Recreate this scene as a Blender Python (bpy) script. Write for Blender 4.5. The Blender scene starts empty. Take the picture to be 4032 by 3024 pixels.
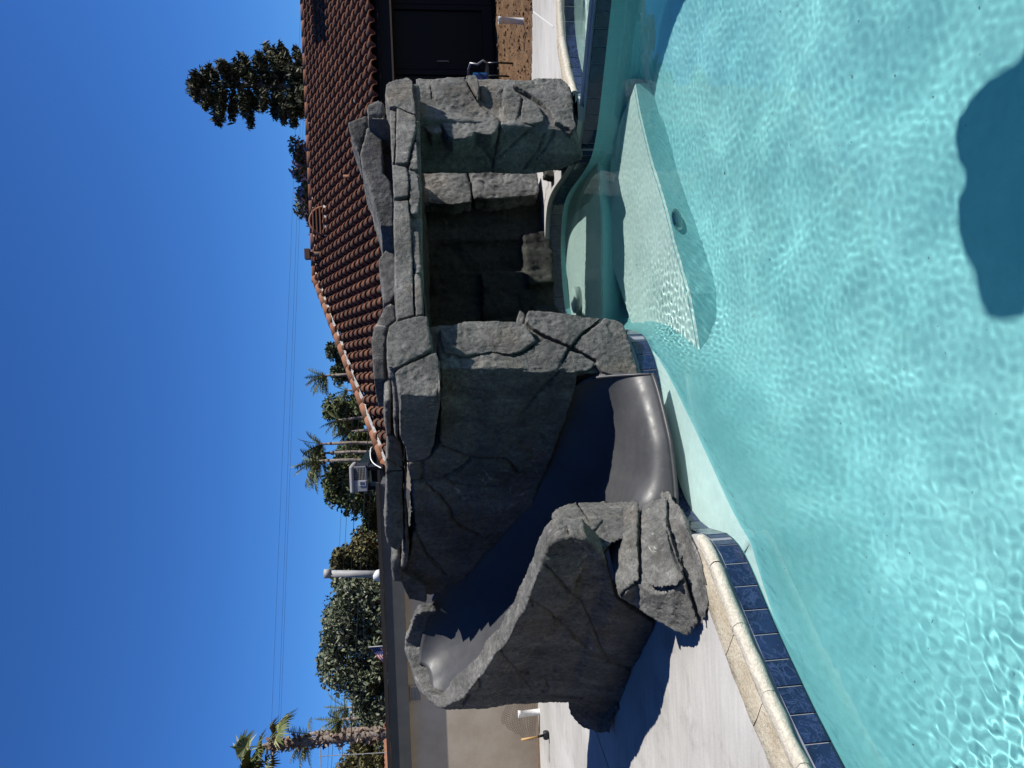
import bpy, bmesh, math, random
import numpy as np
from mathutils import Matrix, Vector
from mathutils.geometry import tessellate_polygon

# ------------------------------------------------------------------ camera
F_PX, PITCH, ROLL, ZC = 3030.0, math.radians(7.0), 0.042, 1.85
SUN_EL, SUN_AZ = math.radians(45), math.radians(13)      # azimuth: from +X turned towards -Y
SUN_E, SKY_E, EXPO = 5.0, 0.05, 0.6
sc = bpy.context.scene
C = sc.collection
fw = np.array([0, math.cos(PITCH), -math.sin(PITCH)])
U0 = np.array([0, math.sin(PITCH), math.cos(PITCH)])
R0 = np.array([1.0, 0, 0])
RU = math.cos(ROLL) * R0 - math.sin(ROLL) * U0
UU = math.sin(ROLL) * R0 + math.cos(ROLL) * U0
EYE = np.array([0, 0, ZC])
cd = bpy.data.cameras.new('camera'); cam = bpy.data.objects.new('camera', cd); C.objects.link(cam)
cd.sensor_fit = 'HORIZONTAL'; cd.sensor_width = 36; cd.lens = 36 * F_PX / 4032
cd.clip_start = .05; cd.clip_end = 2000
X_, Y_, Z_ = -UU, RU, -fw                      # the photograph was taken with the phone turned on its side
cam.matrix_world = Matrix(((X_[0], Y_[0], Z_[0], 0), (X_[1], Y_[1], Z_[1], 0), (X_[2], Y_[2], Z_[2], ZC), (0, 0, 0, 1)))
sc.camera = cam
# ------------------------------------------------------------------ sky, sun, exposure
w = bpy.data.worlds.new('World'); sc.world = w; w.use_nodes = True
nt = w.node_tree; sky = nt.nodes.new('ShaderNodeTexSky'); sky.sky_type = 'NISHITA'; sky.sun_disc = False
sky.sun_elevation = SUN_EL; sky.sun_rotation = math.radians(90) + SUN_AZ
sky.air_density = 1.0; sky.dust_density = 0.0; sky.ozone_density = 4.0; sky.altitude = 800
gn = nt.nodes.new('ShaderNodeMixRGB'); gn.blend_type = 'MULTIPLY'; gn.inputs[0].default_value = 1; gn.inputs[2].default_value = (.44, .91, 1.60, 1)
nt.links.new(sky.outputs[0], gn.inputs[1]); nt.links.new(gn.outputs[0], nt.nodes['Background'].inputs[0]); nt.nodes['Background'].inputs[1].default_value = SKY_E
sd = bpy.data.lights.new('sun', 'SUN'); sd.energy = SUN_E; sd.angle = math.radians(.53); sd.color = (1, .955, .88)
sun = bpy.data.objects.new('sun', sd); C.objects.link(sun); sd.cycles.is_caustics_light = True
SUN = np.array([math.cos(SUN_EL) * math.cos(SUN_AZ), -math.cos(SUN_EL) * math.sin(SUN_AZ), math.sin(SUN_EL)])
sun.rotation_euler = Vector(SUN).to_track_quat('Z', 'Y').to_euler(); sun.location = (8, -4, 12)
sc.view_settings.view_transform = 'Standard'; sc.view_settings.look = 'None'; sc.view_settings.exposure = EXPO
sc.view_settings.gamma = 1; sc.cycles.use_denoising = True
sc.cycles.max_bounces = 10; sc.cycles.diffuse_bounces = 3; sc.cycles.transmission_bounces = 8; sc.cycles.sample_clamp_indirect = 6

# ------------------------------------------------------------------ pixel (of the 4032x3024 photograph) to place
def ray(x, y): return fw - (x - 2016) / F_PX * UU + (1512 - y) / F_PX * RU
def Pz(x, y, z):
    d = ray(x, y); return EYE + d * ((z - ZC) / d[2])
def Py(x, y, Y):
    d = ray(x, y); return EYE + d * (Y / d[1])
def Pw(x, y, z, zw=0.0):                      # through the water surface at zw, refracted, down to z
    d = ray(x, y); p = EYE + d * ((zw - ZC) / d[2]); d = d / np.linalg.norm(d)
    n = 1 / 1.33; c = -d[2]; k = math.sqrt(1 - n * n * (1 - c * c)); t = n * d + np.array([0, 0, n * c - k])
    return p + t * ((z - zw) / t[2])
def plane(A, B):                               # vertical plane over the plan line A-B
    A = np.array(A, float); B = np.array(B, float); n = np.array([B[1] - A[1], A[0] - B[0], 0])
    def f(x, y):
        d = ray(x, y); t = (n[0] * A[0] + n[1] * A[1]) / (n @ d); return EYE + d * t
    return f
CR = {'4': (1600, 0, .6027), '5': (1600, 1000, .6027), '6': (1500, 2000, .6173), 'a': (1300, 300, .3617), 'b': (1450, 900, .3616),
      'c': (1500, 1450, .5426), 'd': (2150, 1950, .5725), 's': (2050, 0, .4219), '7': (2500, 1000, 1.22), '8': (2100, 0, .904), 'f': (0, 0, 1.8228), '0': (0, 0, 1)}
def T(k, pts):
    ox, oy, s = CR[k]; return [(ox + s * p[0], oy + s * p[1]) + tuple(p[2:]) for p in pts]
def project(P):
    d = P - EYE; q = d @ fw; return np.stack([2016 - F_PX * (d @ UU) / q, 1512 - F_PX * (d @ RU) / q], -1)

# ------------------------------------------------------------------ noise
def _h(i, j, k, s):
    n = (i * 374761393 + j * 668265263 + k * 2147483647 + s * 974711) & 0xffffffff
    n = ((n ^ (n >> 13)) * 1274126177) & 0xffffffff
    return ((n ^ (n >> 16)) & 0xffff) / 32767.5 - 1
def noise(P, s=0):
    I = np.floor(P).astype(np.int64); f = P - I; f = f * f * (3 - 2 * f); r = 0
    for a in (0, 1):
        for b in (0, 1):
            for c in (0, 1):
                wgt = (f[:, 0] if a else 1 - f[:, 0]) * (f[:, 1] if b else 1 - f[:, 1]) * (f[:, 2] if c else 1 - f[:, 2])
                r = r + wgt * _h(I[:, 0] + a, I[:, 1] + b, I[:, 2] + c, s)
    return r
def fbm(P, o=3, s=0):
    r = 0; a = 1
    for i in range(o):
        r = r + a * noise(P * 2 ** i, s + i); a *= .5
    return r

# ------------------------------------------------------------------ materials
def mat(name, col=(.5, .5, .5), rough=.7, spec=.3, metal=0):
    m = bpy.data.materials.new(name); m.use_nodes = True; b = m.node_tree.nodes['Principled BSDF']
    b.inputs['Base Color'].default_value = (*col, 1); b.inputs['Roughness'].default_value = rough
    b.inputs['Specular IOR Level'].default_value = spec; b.inputs['Metallic'].default_value = metal
    return m
class N:
    def __init__(s, m): s.m = m; s.t = m.node_tree; s.b = s.t.nodes['Principled BSDF']
    def n(s, typ, **k):
        q = s.t.nodes.new('ShaderNode' + typ)
        for a, v in k.items():
            if a[0] == '_': setattr(q, a[1:], v)
            else: q.inputs[a.replace('_', ' ')].default_value = v
        return q
    def l(s, a, b): s.t.links.new(a, b)
    def co(s): return s.n('TexCoord').outputs['Object']
    def noise(s, scale, detail=4, rough=.6, vec=None, dist=0):
        q = s.n('TexNoise', Scale=scale, Detail=detail, Roughness=rough, Distortion=dist)
        s.l(vec or s.pos(), q.inputs['Vector']); return q.outputs['Fac']
    def pos(s):
        g = s.n('NewGeometry'); return g.outputs['Position']
    def ramp(s, fac, stops):
        q = s.n('ValToRGB'); e = q.color_ramp.elements
        while len(e) < len(stops): e.new(.5)
        for i, (p, c) in enumerate(stops): e[i].position = p; e[i].color = (*c, 1) if len(c) == 3 else c
        s.l(fac, q.inputs[0]); return q.outputs[0]
    def mix(s, f, a, b, mode='MIX'):
        q = s.n('MixRGB', _blend_type=mode)
        for v, i in ((f, 0), (a, 1), (b, 2)):
            if hasattr(v, 'is_output'): s.l(v, q.inputs[i])
            else: q.inputs[i].default_value = v if i == 0 else (*v, 1)
        return q.outputs[0]
    def math(s, op, a, b=0.0):
        q = s.n('Math', _operation=op)
        for v, i in ((a, 0), (b, 1)):
            if hasattr(v, 'is_output'): s.l(v, q.inputs[i])
            else: q.inputs[i].default_value = v
        return q.outputs[0]
    def bump(s, h, strength=.5, dist=.01, prev=None):
        q = s.n('Bump', Strength=strength, Distance=dist); s.l(h, q.inputs['Height'])
        if prev: s.l(prev, q.inputs['Normal'])
        s.l(q.outputs[0], s.b.inputs['Normal']); return q.outputs[0]
    def color(s, c): s.l(c, s.b.inputs['Base Color'])
    def rough(s, c): s.l(c, s.b.inputs['Roughness'])

def rock_mat(name, dark, light, warm, scale_at=.50):
    m = mat(name, rough=.82, spec=.28); q = N(m)
    a = q.noise(3.2, 5, .62); b = q.noise(26, 5, .72); c = q.noise(110, 3, .7)
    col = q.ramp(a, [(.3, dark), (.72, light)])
    col = q.mix(q.ramp(q.noise(1.7, 3, .6), [(.56, (0, 0, 0)), (.74, (.55, .55, .55))]), col, warm)
    col = q.mix(.85, col, q.ramp(b, [(.28, (.42, .42, .42)), (.5, (.95, .95, .95)), (.75, (1.45, 1.45, 1.45))]), 'MULTIPLY')
    col = q.mix(.6, col, q.ramp(c, [(.3, (.5, .5, .5)), (.7, (1.5, 1.5, 1.5))]), 'MULTIPLY')
    fl = q.math('MULTIPLY', q.ramp(q.noise(9, 6, .8, dist=1.5), [(.57, (0, 0, 0)), (.67, (1, 1, 1))]), q.ramp(q.noise(1.3, 2), [(scale_at, (0, 0, 0)), (scale_at + .16, (1, 1, 1))]))
    col = q.mix(fl, col, (.50, .49, .46)); col = q.mix(1.0, col, (1.03, 1.02, 1.0), 'MULTIPLY')
    mp = q.n('Mapping'); mp.inputs['Scale'].default_value = (5, 5, .7); q.l(q.pos(), mp.inputs[0])
    col = q.mix(.8, col, q.ramp(q.noise(1.0, 4, .65, mp.outputs[0]), [(.35, (.62, .62, .62)), (.65, (1.25, 1.25, 1.24))]), 'MULTIPLY')
    q.color(col)
    msk = q.ramp(q.noise(2.1, 3, .6), [(.38, (.15, .15, .15)), (.62, (1, 1, 1))]); n1 = q.bump(q.math('MULTIPLY', b, msk), .8, .022); q.bump(c, .7, .007, n1)
    return m
M_ROCKL = rock_mat('scaled_rock', (.125, .127, .122), (.265, .263, .254), (.28, .23, .17), .44)
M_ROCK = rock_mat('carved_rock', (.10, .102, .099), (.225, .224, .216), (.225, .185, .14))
M_ROCKD = rock_mat('shaded_rock', (.03, .033, .03), (.06, .064, .058), (.05, .05, .035), .7)  # darker copy of the rock; the grotto's inner shade is put into its colour
M_CORE = mat('rock_core', (.03, .031, .03), .95, .1)

def concrete(name, c1, c2, sc1=.9):
    m = mat(name, rough=.88, spec=.2); q = N(m)
    col = q.ramp(q.noise(sc1, 5, .6), [(.32, c1), (.7, c2)])
    mp = q.n('Mapping'); mp.inputs['Scale'].default_value = (2.2, 22, 1); q.l(q.pos(), mp.inputs[0])
    st = q.noise(1.2, 4, .6, mp.outputs[0])
    col = q.mix(.55, col, q.ramp(st, [(.3, (.8, .8, .8)), (.7, (1.12, 1.12, 1.12))]), 'MULTIPLY')
    col = q.mix(.4, col, q.ramp(q.noise(70, 3, .7), [(.3, (.8, .8, .8)), (.7, (1.15, 1.15, 1.15))]), 'MULTIPLY')
    st2 = q.ramp(q.noise(2.4, 6, .75, dist=.6), [(.54, (0, 0, 0)), (.7, (.5, .5, .5))]); col = q.mix(st2, col, (.30, .28, .25))
    q.color(col); q.bump(q.noise(60, 4, .7), .25, .004); return m
M_DECK = concrete('deck_concrete', (.47, .455, .43), (.66, .645, .615))
def coping_mat():
    m = mat('coping_stone', rough=.75, spec=.25); q = N(m)
    col = q.ramp(q.noise(5, 5, .65), [(.3, (.52, .44, .31)), (.7, (.72, .66, .53))])
    col = q.mix(q.ramp(q.noise(38, 4, .75), [(.3, (.7, .7, .7)), (.42, (0, 0, 0))]), col, (.30, .24, .16))
    at = q.n('Attribute', _attribute_name='nose'); col = q.mix(q.math('MULTIPLY', at.outputs['Fac'], .6), col, (.74, .71, .63))
    col = q.mix(.7, col, q.ramp(q.noise(55, 4, .75), [(.32, (.62, .6, .56)), (.6, (1.08, 1.08, 1.08))]), 'MULTIPLY')
    q.color(col); q.bump(q.noise(38, 4, .75), .9, .012); return m
M_COP = coping_mat()
def tile_mat():
    m = mat('blue_pool_tile', rough=.12, spec=.5); q = N(m)
    oi = q.n('ObjectInfo'); ad = q.n('VectorMath', _operation='ADD'); sc_ = q.n('VectorMath', _operation='SCALE'); cb = q.n('CombineXYZ')
    q.l(oi.outputs['Random'], cb.inputs[0]); q.l(oi.outputs['Random'], cb.inputs[2]); q.l(cb.outputs[0], sc_.inputs[0]); sc_.inputs['Scale'].default_value = 37
    q.l(q.pos(), ad.inputs[0]); q.l(sc_.outputs[0], ad.inputs[1])
    v = q.noise(7, 6, .65, ad.outputs[0], 2.2)
    vein = q.ramp(v, [(.47, (0, 0, 0)), (.5, (.75, .75, .75)), (.53, (0, 0, 0))])
    base = q.ramp(q.noise(5, 3, .6, ad.outputs[0]), [(.3, (.005, .010, .045)), (.7, (.013, .027, .10))])
    scale = q.ramp(q.noise(13, 6, .8), [(.62, (0, 0, 0)), (.8, (.35, .35, .35))]); q.color(q.mix(scale, q.mix(vein, base, (.055, .085, .21)), (.10, .13, .20))); q.rough(q.ramp(v, [(.3, (.08, .08, .08)), (.7, (.22, .22, .22))])); return m
M_TILE = tile_mat()
M_GROUT = mat('pool_grout', (.27, .29, .33), .9)
def plaster(name, c1, c2):
    m = mat(name, rough=.8, spec=.15); q = N(m)
    col = q.ramp(q.noise(1.1, 5, .6), [(.35, c1), (.65, c2)])
    col = q.mix(.5, col, q.ramp(q.noise(14, 4, .7), [(.3, (.85, .85, .85)), (.7, (1.1, 1.1, 1.1))]), 'MULTIPLY')
    col = q.mix(q.ramp(q.noise(2.3, 5, .75), [(.68, (0, 0, 0)), (.8, (.35, .35, .35))]), col, (.42, .44, .22))
    col = q.mix(q.ramp(q.noise(24, 3, .5), [(.735, (0, 0, 0)), (.76, (.8, .8, .8))]), col, (.12, .14, .12))
    q.color(col); q.bump(q.noise(30, 4, .7), .2, .004); return m
M_PLAS = plaster('depth_aqua_plaster', (.38, .76, .79), (.47, .85, .87)); M_PLASW = plaster('pale_pool_plaster', (.80, .88, .83), (.93, .97, .92))  # aqua of the floor stands in for light absorbed by deep water
def water_mat():
    m = bpy.data.materials.new('pool_water'); m.use_nodes = True; t = m.node_tree; t.nodes.remove(t.nodes['Principled BSDF'])
    g = t.nodes.new('ShaderNodeBsdfGlass'); g.inputs['Roughness'].default_value = 0; g.inputs['IOR'].default_value = 1.33
    g.inputs['Color'].default_value = (.86, .99, .985, 1)
    o = t.nodes['Material Output']; t.links.new(g.outputs[0], o.inputs[0]); return m
M_WATER = water_mat()
def flume_mat():
    m = mat('slide_gelcoat', rough=.4, spec=.3); q = N(m)
    col = q.ramp(q.noise(2.2, 5, .65), [(.3, (.055, .057, .062)), (.7, (.085, .087, .092))])
    sc2 = q.ramp(q.noise(16, 6, .8, dist=2), [(.56, (0, 0, 0)), (.7, (.45, .45, .45))])
    q.color(q.mix(sc2, col, (.13, .14, .16))); q.rough(q.ramp(q.noise(9, 4), [(.3, (.32, .32, .32)), (.7, (.55, .55, .55))])); q.bump(q.noise(7, 3), .06, .02); return m
M_FLUME = flume_mat()
def dirt_mat():
    m = mat('dirt', rough=.95, spec=.1); q = N(m)
    col = q.ramp(q.noise(3, 6, .7), [(.3, (.11, .062, .034)), (.7, (.30, .185, .105))])
    q.color(q.mix(q.ramp(q.noise(40, 4, .7), [(.62, (0, 0, 0)), (.7, (.8, .8, .8))]), col, (.36, .28, .19)))
    n1 = q.bump(q.noise(8, 5, .7), .9, .08); q.bump(q.noise(40, 4, .7), .8, .02, n1); return m
M_DIRT = dirt_mat()
def rooftile_mat():
    m = mat('clay_roof_tile', rough=.8, spec=.2); q = N(m)
    oi = q.n('ObjectInfo'); g = q.n('NewGeometry')
    r = q.math('FRACT', q.math('ADD', q.math('MULTIPLY', oi.outputs['Random'], 7.3), g.outputs['Random Per Island']))
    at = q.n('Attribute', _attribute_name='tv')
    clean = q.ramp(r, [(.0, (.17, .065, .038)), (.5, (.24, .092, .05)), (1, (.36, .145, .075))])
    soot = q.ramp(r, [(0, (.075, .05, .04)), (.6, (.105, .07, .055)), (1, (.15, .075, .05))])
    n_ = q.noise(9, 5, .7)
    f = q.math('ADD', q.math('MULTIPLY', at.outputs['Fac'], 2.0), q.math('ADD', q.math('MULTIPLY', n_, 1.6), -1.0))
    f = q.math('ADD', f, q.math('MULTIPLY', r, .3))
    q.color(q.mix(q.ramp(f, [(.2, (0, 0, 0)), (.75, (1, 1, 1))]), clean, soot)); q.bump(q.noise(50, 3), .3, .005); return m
M_RTILE = rooftile_mat()
M_CAP = mat('ridge_tile_clay', (.42, .17, .09), .8, .2)
q = N(M_CAP); oi = q.n('ObjectInfo')
q.color(q.mix(q.ramp(q.noise(6, 5, .7), [(.42, (0, 0, 0)), (.7, (.7, .7, .7))]), q.ramp(oi.outputs['Random'], [(0, (.36, .13, .065)), (1, (.50, .23, .13))]), (.24, .16, .11)))
M_MORTAR = mat('mortar', (.62, .6, .56), .95); q = N(M_MORTAR); q.bump(q.noise(22, 5, .7), 1, .04)
def stucco(name, c1, c2):
    m = mat(name, rough=.92, spec=.12); q = N(m)
    q.color(q.ramp(q.noise(1.6, 6, .65), [(.3, c1), (.7, c2)])); q.bump(q.noise(40, 4), .3, .006); return m
M_STUC = stucco('tan_stucco', (.56, .47, .36), (.76, .67, .54))
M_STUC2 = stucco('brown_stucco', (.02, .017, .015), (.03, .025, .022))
M_FASC = mat('grey_fascia_paint', (.10, .105, .105), .6); q = N(M_FASC)
q.color(q.ramp(q.noise(2.2, 4), [(.3, (.085, .09, .09)), (.7, (.125, .13, .128))])); q.bump(q.noise(12, 4), .15, .01)
M_BLACK = mat('black_frame', (.005, .0055, .007), .5, .15)
M_WOODT = mat('tan_wood_strip', (.36, .24, .13), .7)
M_GLASSD = mat('dark_pane', (.004, .005, .006), .35, .12)
M_PVC = mat('white_pvc', (.78, .78, .77), .4, .4); q = N(M_PVC); q.color(q.ramp(q.noise(14, 4), [(.35, (.9, .9, .88)), (.6, (1.1, 1.1, 1.09))]))
M_STEEL = mat('grey_metal', (.33, .33, .34), .45, .4, .6)
M_GALV = mat('galvanised_pipe', (.38, .375, .37), .6, .3); q = N(M_GALV); q.color(q.ramp(q.noise(8, 4), [(.3, (.3, .3, .3)), (.7, (.44, .43, .42))]))
M_WIRE = mat('black_wire', (.02, .02, .022), .6)
M_CHROME = mat('brushed_chrome', (.6, .62, .62), .18, .5, 1)
def leaf_mat(name, c1, c2, c3=None, trans=.15):
    m = mat(name, rough=.65, spec=.25); q = N(m)
    g = q.n('NewGeometry'); stops = [(0, c1), (.85, c2)] + ([(.95, c3)] if c3 else [])
    q.color(q.ramp(g.outputs['Random Per Island'], stops)); return m
M_LF = {'oak': leaf_mat('oak_leaf', (.03, .045, .014), (.12, .145, .05), (.19, .19, .09)),
        'con': leaf_mat('conifer_leaf', (.015, .022, .010), (.075, .082, .036), (.13, .11, .06)),
        'grey': leaf_mat('olive_leaf', (.05, .065, .032), (.165, .19, .11), (.32, .33, .24)),
        'palm': leaf_mat('palm_leaf', (.05, .065, .022), (.15, .175, .07), (.28, .27, .13)),
        'fan': leaf_mat('fan_leaf', (.035, .05, .012), (.13, .15, .04), (.4, .4, .22)),
        'dark': leaf_mat('dark_leaf', (.02, .034, .016), (.07, .095, .04), (.10, .12, .05)),
        'brown': leaf_mat('brown_leaf', (.045, .045, .018), (.14, .13, .05), (.22, .18, .08)),
        'lilac': leaf_mat('lilac_flower', (.22, .15, .24), (.45, .36, .50))}
M_BARK = mat('bark', (.13, .095, .07), .9); q = N(M_BARK); q.color(q.ramp(q.noise(7, 5, .7), [(.3, (.07, .05, .04)), (.7, (.21, .17, .13))])); q.bump(q.noise(9, 5), .8, .05)
M_PBARK = mat('palm_bark', (.3, .25, .2), .9); q = N(M_PBARK); q.color(q.ramp(q.noise(5, 5, .7), [(.3, (.16, .12, .095)), (.7, (.36, .31, .26))])); q.bump(q.noise(9, 5), .8, .05)

# ------------------------------------------------------------------ object helpers
def link(name, me, m=None, parent=None):
    o = bpy.data.objects.new(name, me); C.objects.link(o)
    if m is not None and me is not None and not me.materials: me.materials.append(m)
    if parent is not None:
        o.parent = parent
        if parent.type == 'EMPTY': o.matrix_parent_inverse = Matrix.Translation(-Vector(parent.location))
    return o
def mesh(vs, fs, smooth=False):
    me = bpy.data.meshes.new('m'); me.from_pydata([tuple(map(float, v)) for v in vs], [], [tuple(map(int, f)) for f in fs]); me.update()
    if smooth: me.polygons.foreach_set('use_smooth', [True] * len(me.polygons))
    return me
def quadmesh(v, f, smooth=True):
    v = np.asarray(v, np.float32); f = np.asarray(f, np.int32); k = f.shape[1]
    me = bpy.data.meshes.new('m'); me.vertices.add(len(v)); me.vertices.foreach_set('co', v.ravel())
    me.loops.add(f.size); me.loops.foreach_set('vertex_index', f.ravel()); me.polygons.add(len(f))
    me.polygons.foreach_set('loop_start', np.arange(0, f.size, k, dtype=np.int32)); me.update(calc_edges=True); me.validate()
    me.polygons.foreach_set('use_smooth', np.full(len(me.polygons), smooth)); return me
def tag(o, label=None, cat=None, group=None, kind=None):
    for k, v in (('label', label), ('category', cat), ('group', group), ('kind', kind)):
        if v: o[k] = v
    return o
def thing(name, loc, label, cat, group=None):
    o = bpy.data.objects.new(name, None); C.objects.link(o); o.location = tuple(map(float, loc)); o.empty_display_size = .1
    return tag(o, label, cat, group)
class B:                                       # collects simple solids into one mesh
    def __init__(s): s.v = []; s.f = []
    def add(s, v, f): n = len(s.v); s.v += [tuple(map(float, p)) for p in v]; s.f += [tuple(i + n for i in q) for q in f]; return s
    def box(s, a, b, M=None, bev=0):
        (x0, y0, z0), (x1, y1, z1) = a, b
        if bev:
            bm = bmesh.new(); bmesh.ops.create_cube(bm, size=1)
            for v in bm.verts: v.co = ((x0 + x1) / 2 + v.co.x * (x1 - x0), (y0 + y1) / 2 + v.co.y * (y1 - y0), (z0 + z1) / 2 + v.co.z * (z1 - z0))
            bmesh.ops.bevel(bm, geom=bm.edges[:], offset=bev, segments=2, affect='EDGES', profile=.5)
            bm.verts.index_update(); v = [tuple(p.co) for p in bm.verts]; f = [[p.index for p in q.verts] for q in bm.faces]; bm.free()
        else:
            v = [(x0, y0, z0), (x1, y0, z0), (x1, y1, z0), (x0, y1, z0), (x0, y0, z1), (x1, y0, z1), (x1, y1, z1), (x0, y1, z1)]
            f = [(0, 3, 2, 1), (4, 5, 6, 7), (0, 1, 5, 4), (1, 2, 6, 5), (2, 3, 7, 6), (3, 0, 4, 7)]
        if M is not None: v = [tuple(M @ Vector(p)) for p in v]
        return s.add(v, f)
    def tube(s, pts, rad, n=8, cap=True):
        pts = [np.array(p, float) for p in pts]; r = rad if hasattr(rad, '__len__') else [rad] * len(pts); vs = []; fs = []
        u = None
        for i, p in enumerate(pts):
            t = pts[min(i + 1, len(pts) - 1)] - pts[max(i - 1, 0)]; t = t / (np.linalg.norm(t) + 1e-9)
            if u is None: u = np.cross(t, [0, 0, 1]) if abs(t[2]) < .9 else np.cross(t, [0, 1, 0])
            u = u - t * (u @ t); u = u / np.linalg.norm(u); v = np.cross(t, u)
            vs += [p + r[i] * (math.cos(2 * math.pi * k / n) * u + math.sin(2 * math.pi * k / n) * v) for k in range(n)]
        for i in range(len(pts) - 1):
            fs += [(i * n + k, i * n + (k + 1) % n, (i + 1) * n + (k + 1) % n, (i + 1) * n + k) for k in range(n)]
        if cap: fs += [tuple(range(n - 1, -1, -1)), tuple((len(pts) - 1) * n + k for k in range(n))]
        return s.add(vs, fs)
    def cyl(s, a, b, r, n=20, r2=None): return s.tube([a, b], [r, r2 if r2 is not None else r], n)
    def prism(s, front, off):
        n = len(front); bk = [np.array(p) + off for p in front]
        tr = tessellate_polygon([[Vector(p) for p in front]])
        return s.add(list(front) + bk, [tuple(t) for t in tr] + [tuple(i + n for i in reversed(t)) for t in tr] + [(i, (i + 1) % n, (i + 1) % n + n, i + n) for i in range(n)])
    def go(s, name, m, parent=None, smooth=False): return link(name, mesh(s.v, s.f, smooth), m, parent)
def fix_normals(me):
    bm = bmesh.new(); bm.from_mesh(me); bmesh.ops.recalc_face_normals(bm, faces=bm.faces[:]); bm.to_mesh(me); bm.free(); return me

# ---- rock: solids are fused by voxel remeshing, then weathered
def rockmesh(b, vox=.014, amp=1.0, seed=0, smooth=1, cracks=(), coarse=1.0):
    me = fix_normals(mesh(b.v, b.f)); o = bpy.data.objects.new('tmp', me); C.objects.link(o)
    r = o.modifiers.new('r', 'REMESH'); r.mode = 'VOXEL'; r.voxel_size = vox
    s = o.modifiers.new('s', 'SMOOTH'); s.factor = .5; s.iterations = smooth
    dg = bpy.context.evaluated_depsgraph_get(); ev = bpy.data.meshes.new_from_object(o.evaluated_get(dg))
    bpy.data.objects.remove(o); bpy.data.meshes.remove(me)
    n = len(ev.vertices); co = np.empty(n * 3, np.float32); ev.vertices.foreach_get('co', co); co = co.reshape(-1, 3).astype(float)
    no = np.empty(n * 3, np.float32); ev.vertices.foreach_get('normal', no); no = no.reshape(-1, 3)
    P = co + seed * 7.31
    big = np.round(fbm(P * 3.1, 2, seed) * 3.2) / 3.2 * .4 + fbm(P * 3.1, 2, seed) * .6
    pit = np.abs(fbm(P * 17, 3, seed + 5)); d = .011 * coarse * big + .012 * (1 - np.abs(fbm(P * 8, 3, seed + 5))) * fbm(P * 4, 2, seed + 9) + .0055 * fbm(P * 30, 3, seed + 3) * np.clip(.8 + fbm(P * 3.3, 2, seed + 15), .15, 1.5) - .007 * np.clip(.22 - pit, 0, 1) / .22
    co2 = co + no * (d * amp)[:, None]
    if len(cracks):
        px = project(co2); facing = np.einsum('ij,ij->i', no, EYE - co) > 0
        for pts, wd, dp in cracks:
            pts = np.array(pts, float); best = np.full(n, 1e9)
            jit = noise(P * 14, 77) * 2.2
            for a, c_ in zip(pts[:-1], pts[1:]):
                ab = c_ - a; t = np.clip(((px - a) @ ab) / (ab @ ab), 0, 1); best = np.minimum(best, np.linalg.norm(px - a - t[:, None] * ab, axis=1))
            k = np.clip(1 - np.abs(best + jit) / (wd * .75), 0, 1) * facing
            co2 -= no * (dp * np.sqrt(k))[:, None]
    ev.vertices.foreach_set('co', co2.astype(np.float32).ravel()); ev.update()
    ev.polygons.foreach_set('use_smooth', np.ones(len(ev.polygons), bool)); return ev
def inset(pts, d):                             # shrink a pixel polygon by d pixels
    P = np.array([p[:2] for p in pts], float); n = len(P); A = .5 * sum(P[i][0] * P[(i + 1) % n][1] - P[(i + 1) % n][0] * P[i][1] for i in range(n)); sg = 1 if A > 0 else -1
    out = []
    for i in range(n):
        e1 = P[i] - P[i - 1]; e2 = P[(i + 1) % n] - P[i]; e1 = e1 / (np.linalg.norm(e1) + 1e-9); e2 = e2 / (np.linalg.norm(e2) + 1e-9)
        nn = sg * np.array([-(e1 + e2)[1], (e1 + e2)[0]]); L = np.linalg.norm(nn); nn = nn / L if L > 1e-6 else nn
        out.append(tuple(P[i] + nn * d * min(1.6, 2 / max(L, .9))) + tuple(pts[i][2:]))
    return out
def slab(name, crop, pts, pl, off, parent, m=None, gap=2.0, seed=0, vox=.014, amp=1.0, cracks=(), push=0.0, smooth=1, coarse=1.0):
    P = inset(T(crop, pts), gap)
    W = [Py(p[0], p[1], p[2]) if pl is None else pl(p[0], p[1]) for p in P]
    if push: W = [p + np.array(off) / np.linalg.norm(off) * push for p in W]
    b = B(); b.prism(W, np.array(off, float))
    return link(name, rockmesh(b, vox, amp, seed, smooth, cracks, coarse), m or M_ROCK, parent)

# ================================================================== THE SETTING: pool, deck, ground
random.seed(4); rng = np.random.default_rng(4)
WL = [(-2.95, .3), (-2.62, 1.6), (-2.2, 2.6), (-1.81, 3.31), (-1.57, 3.69), (-1.28, 4.07), (-1.03, 4.34), (-.97, 4.58), (-1.02, 4.82), (-.98, 5.08),
      (-.88, 5.3), (-.70, 5.48), (-.45, 5.62), (-.19, 5.72), (.07, 5.80), (.30, 6.02), (.38, 6.2), (.45, 6.8), (.48, 7.7), (.46, 8.6), (.62, 9.25), (1.1, 9.5), (1.65, 9.55), (2.14, 9.3),
      (2.24, 8.9), (2.23, 8.2), (2.25, 7.68), (2.46, 7.40), (2.69, 7.21), (3.0, 6.97), (3.38, 6.68), (4.0, 6.15), (4.3, 5.5), (4.1, 4.9), (3.6, 4.3), (3.2, 3.2), (3.1, 2.0), (2.6, .3)]
def chaikin(P, it=2, closed=True):
    P = [np.array(p, float) for p in P]
    for _ in range(it):
        Q = []
        n = len(P)
        if not closed: Q.append(P[0])
        for i in range(n if closed else n - 1):
            a, b = P[i], P[(i + 1) % n]; Q += [.75 * a + .25 * b, .25 * a + .75 * b]
        if not closed: Q.append(P[-1])
        P = Q
    return np.array(P)
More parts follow.
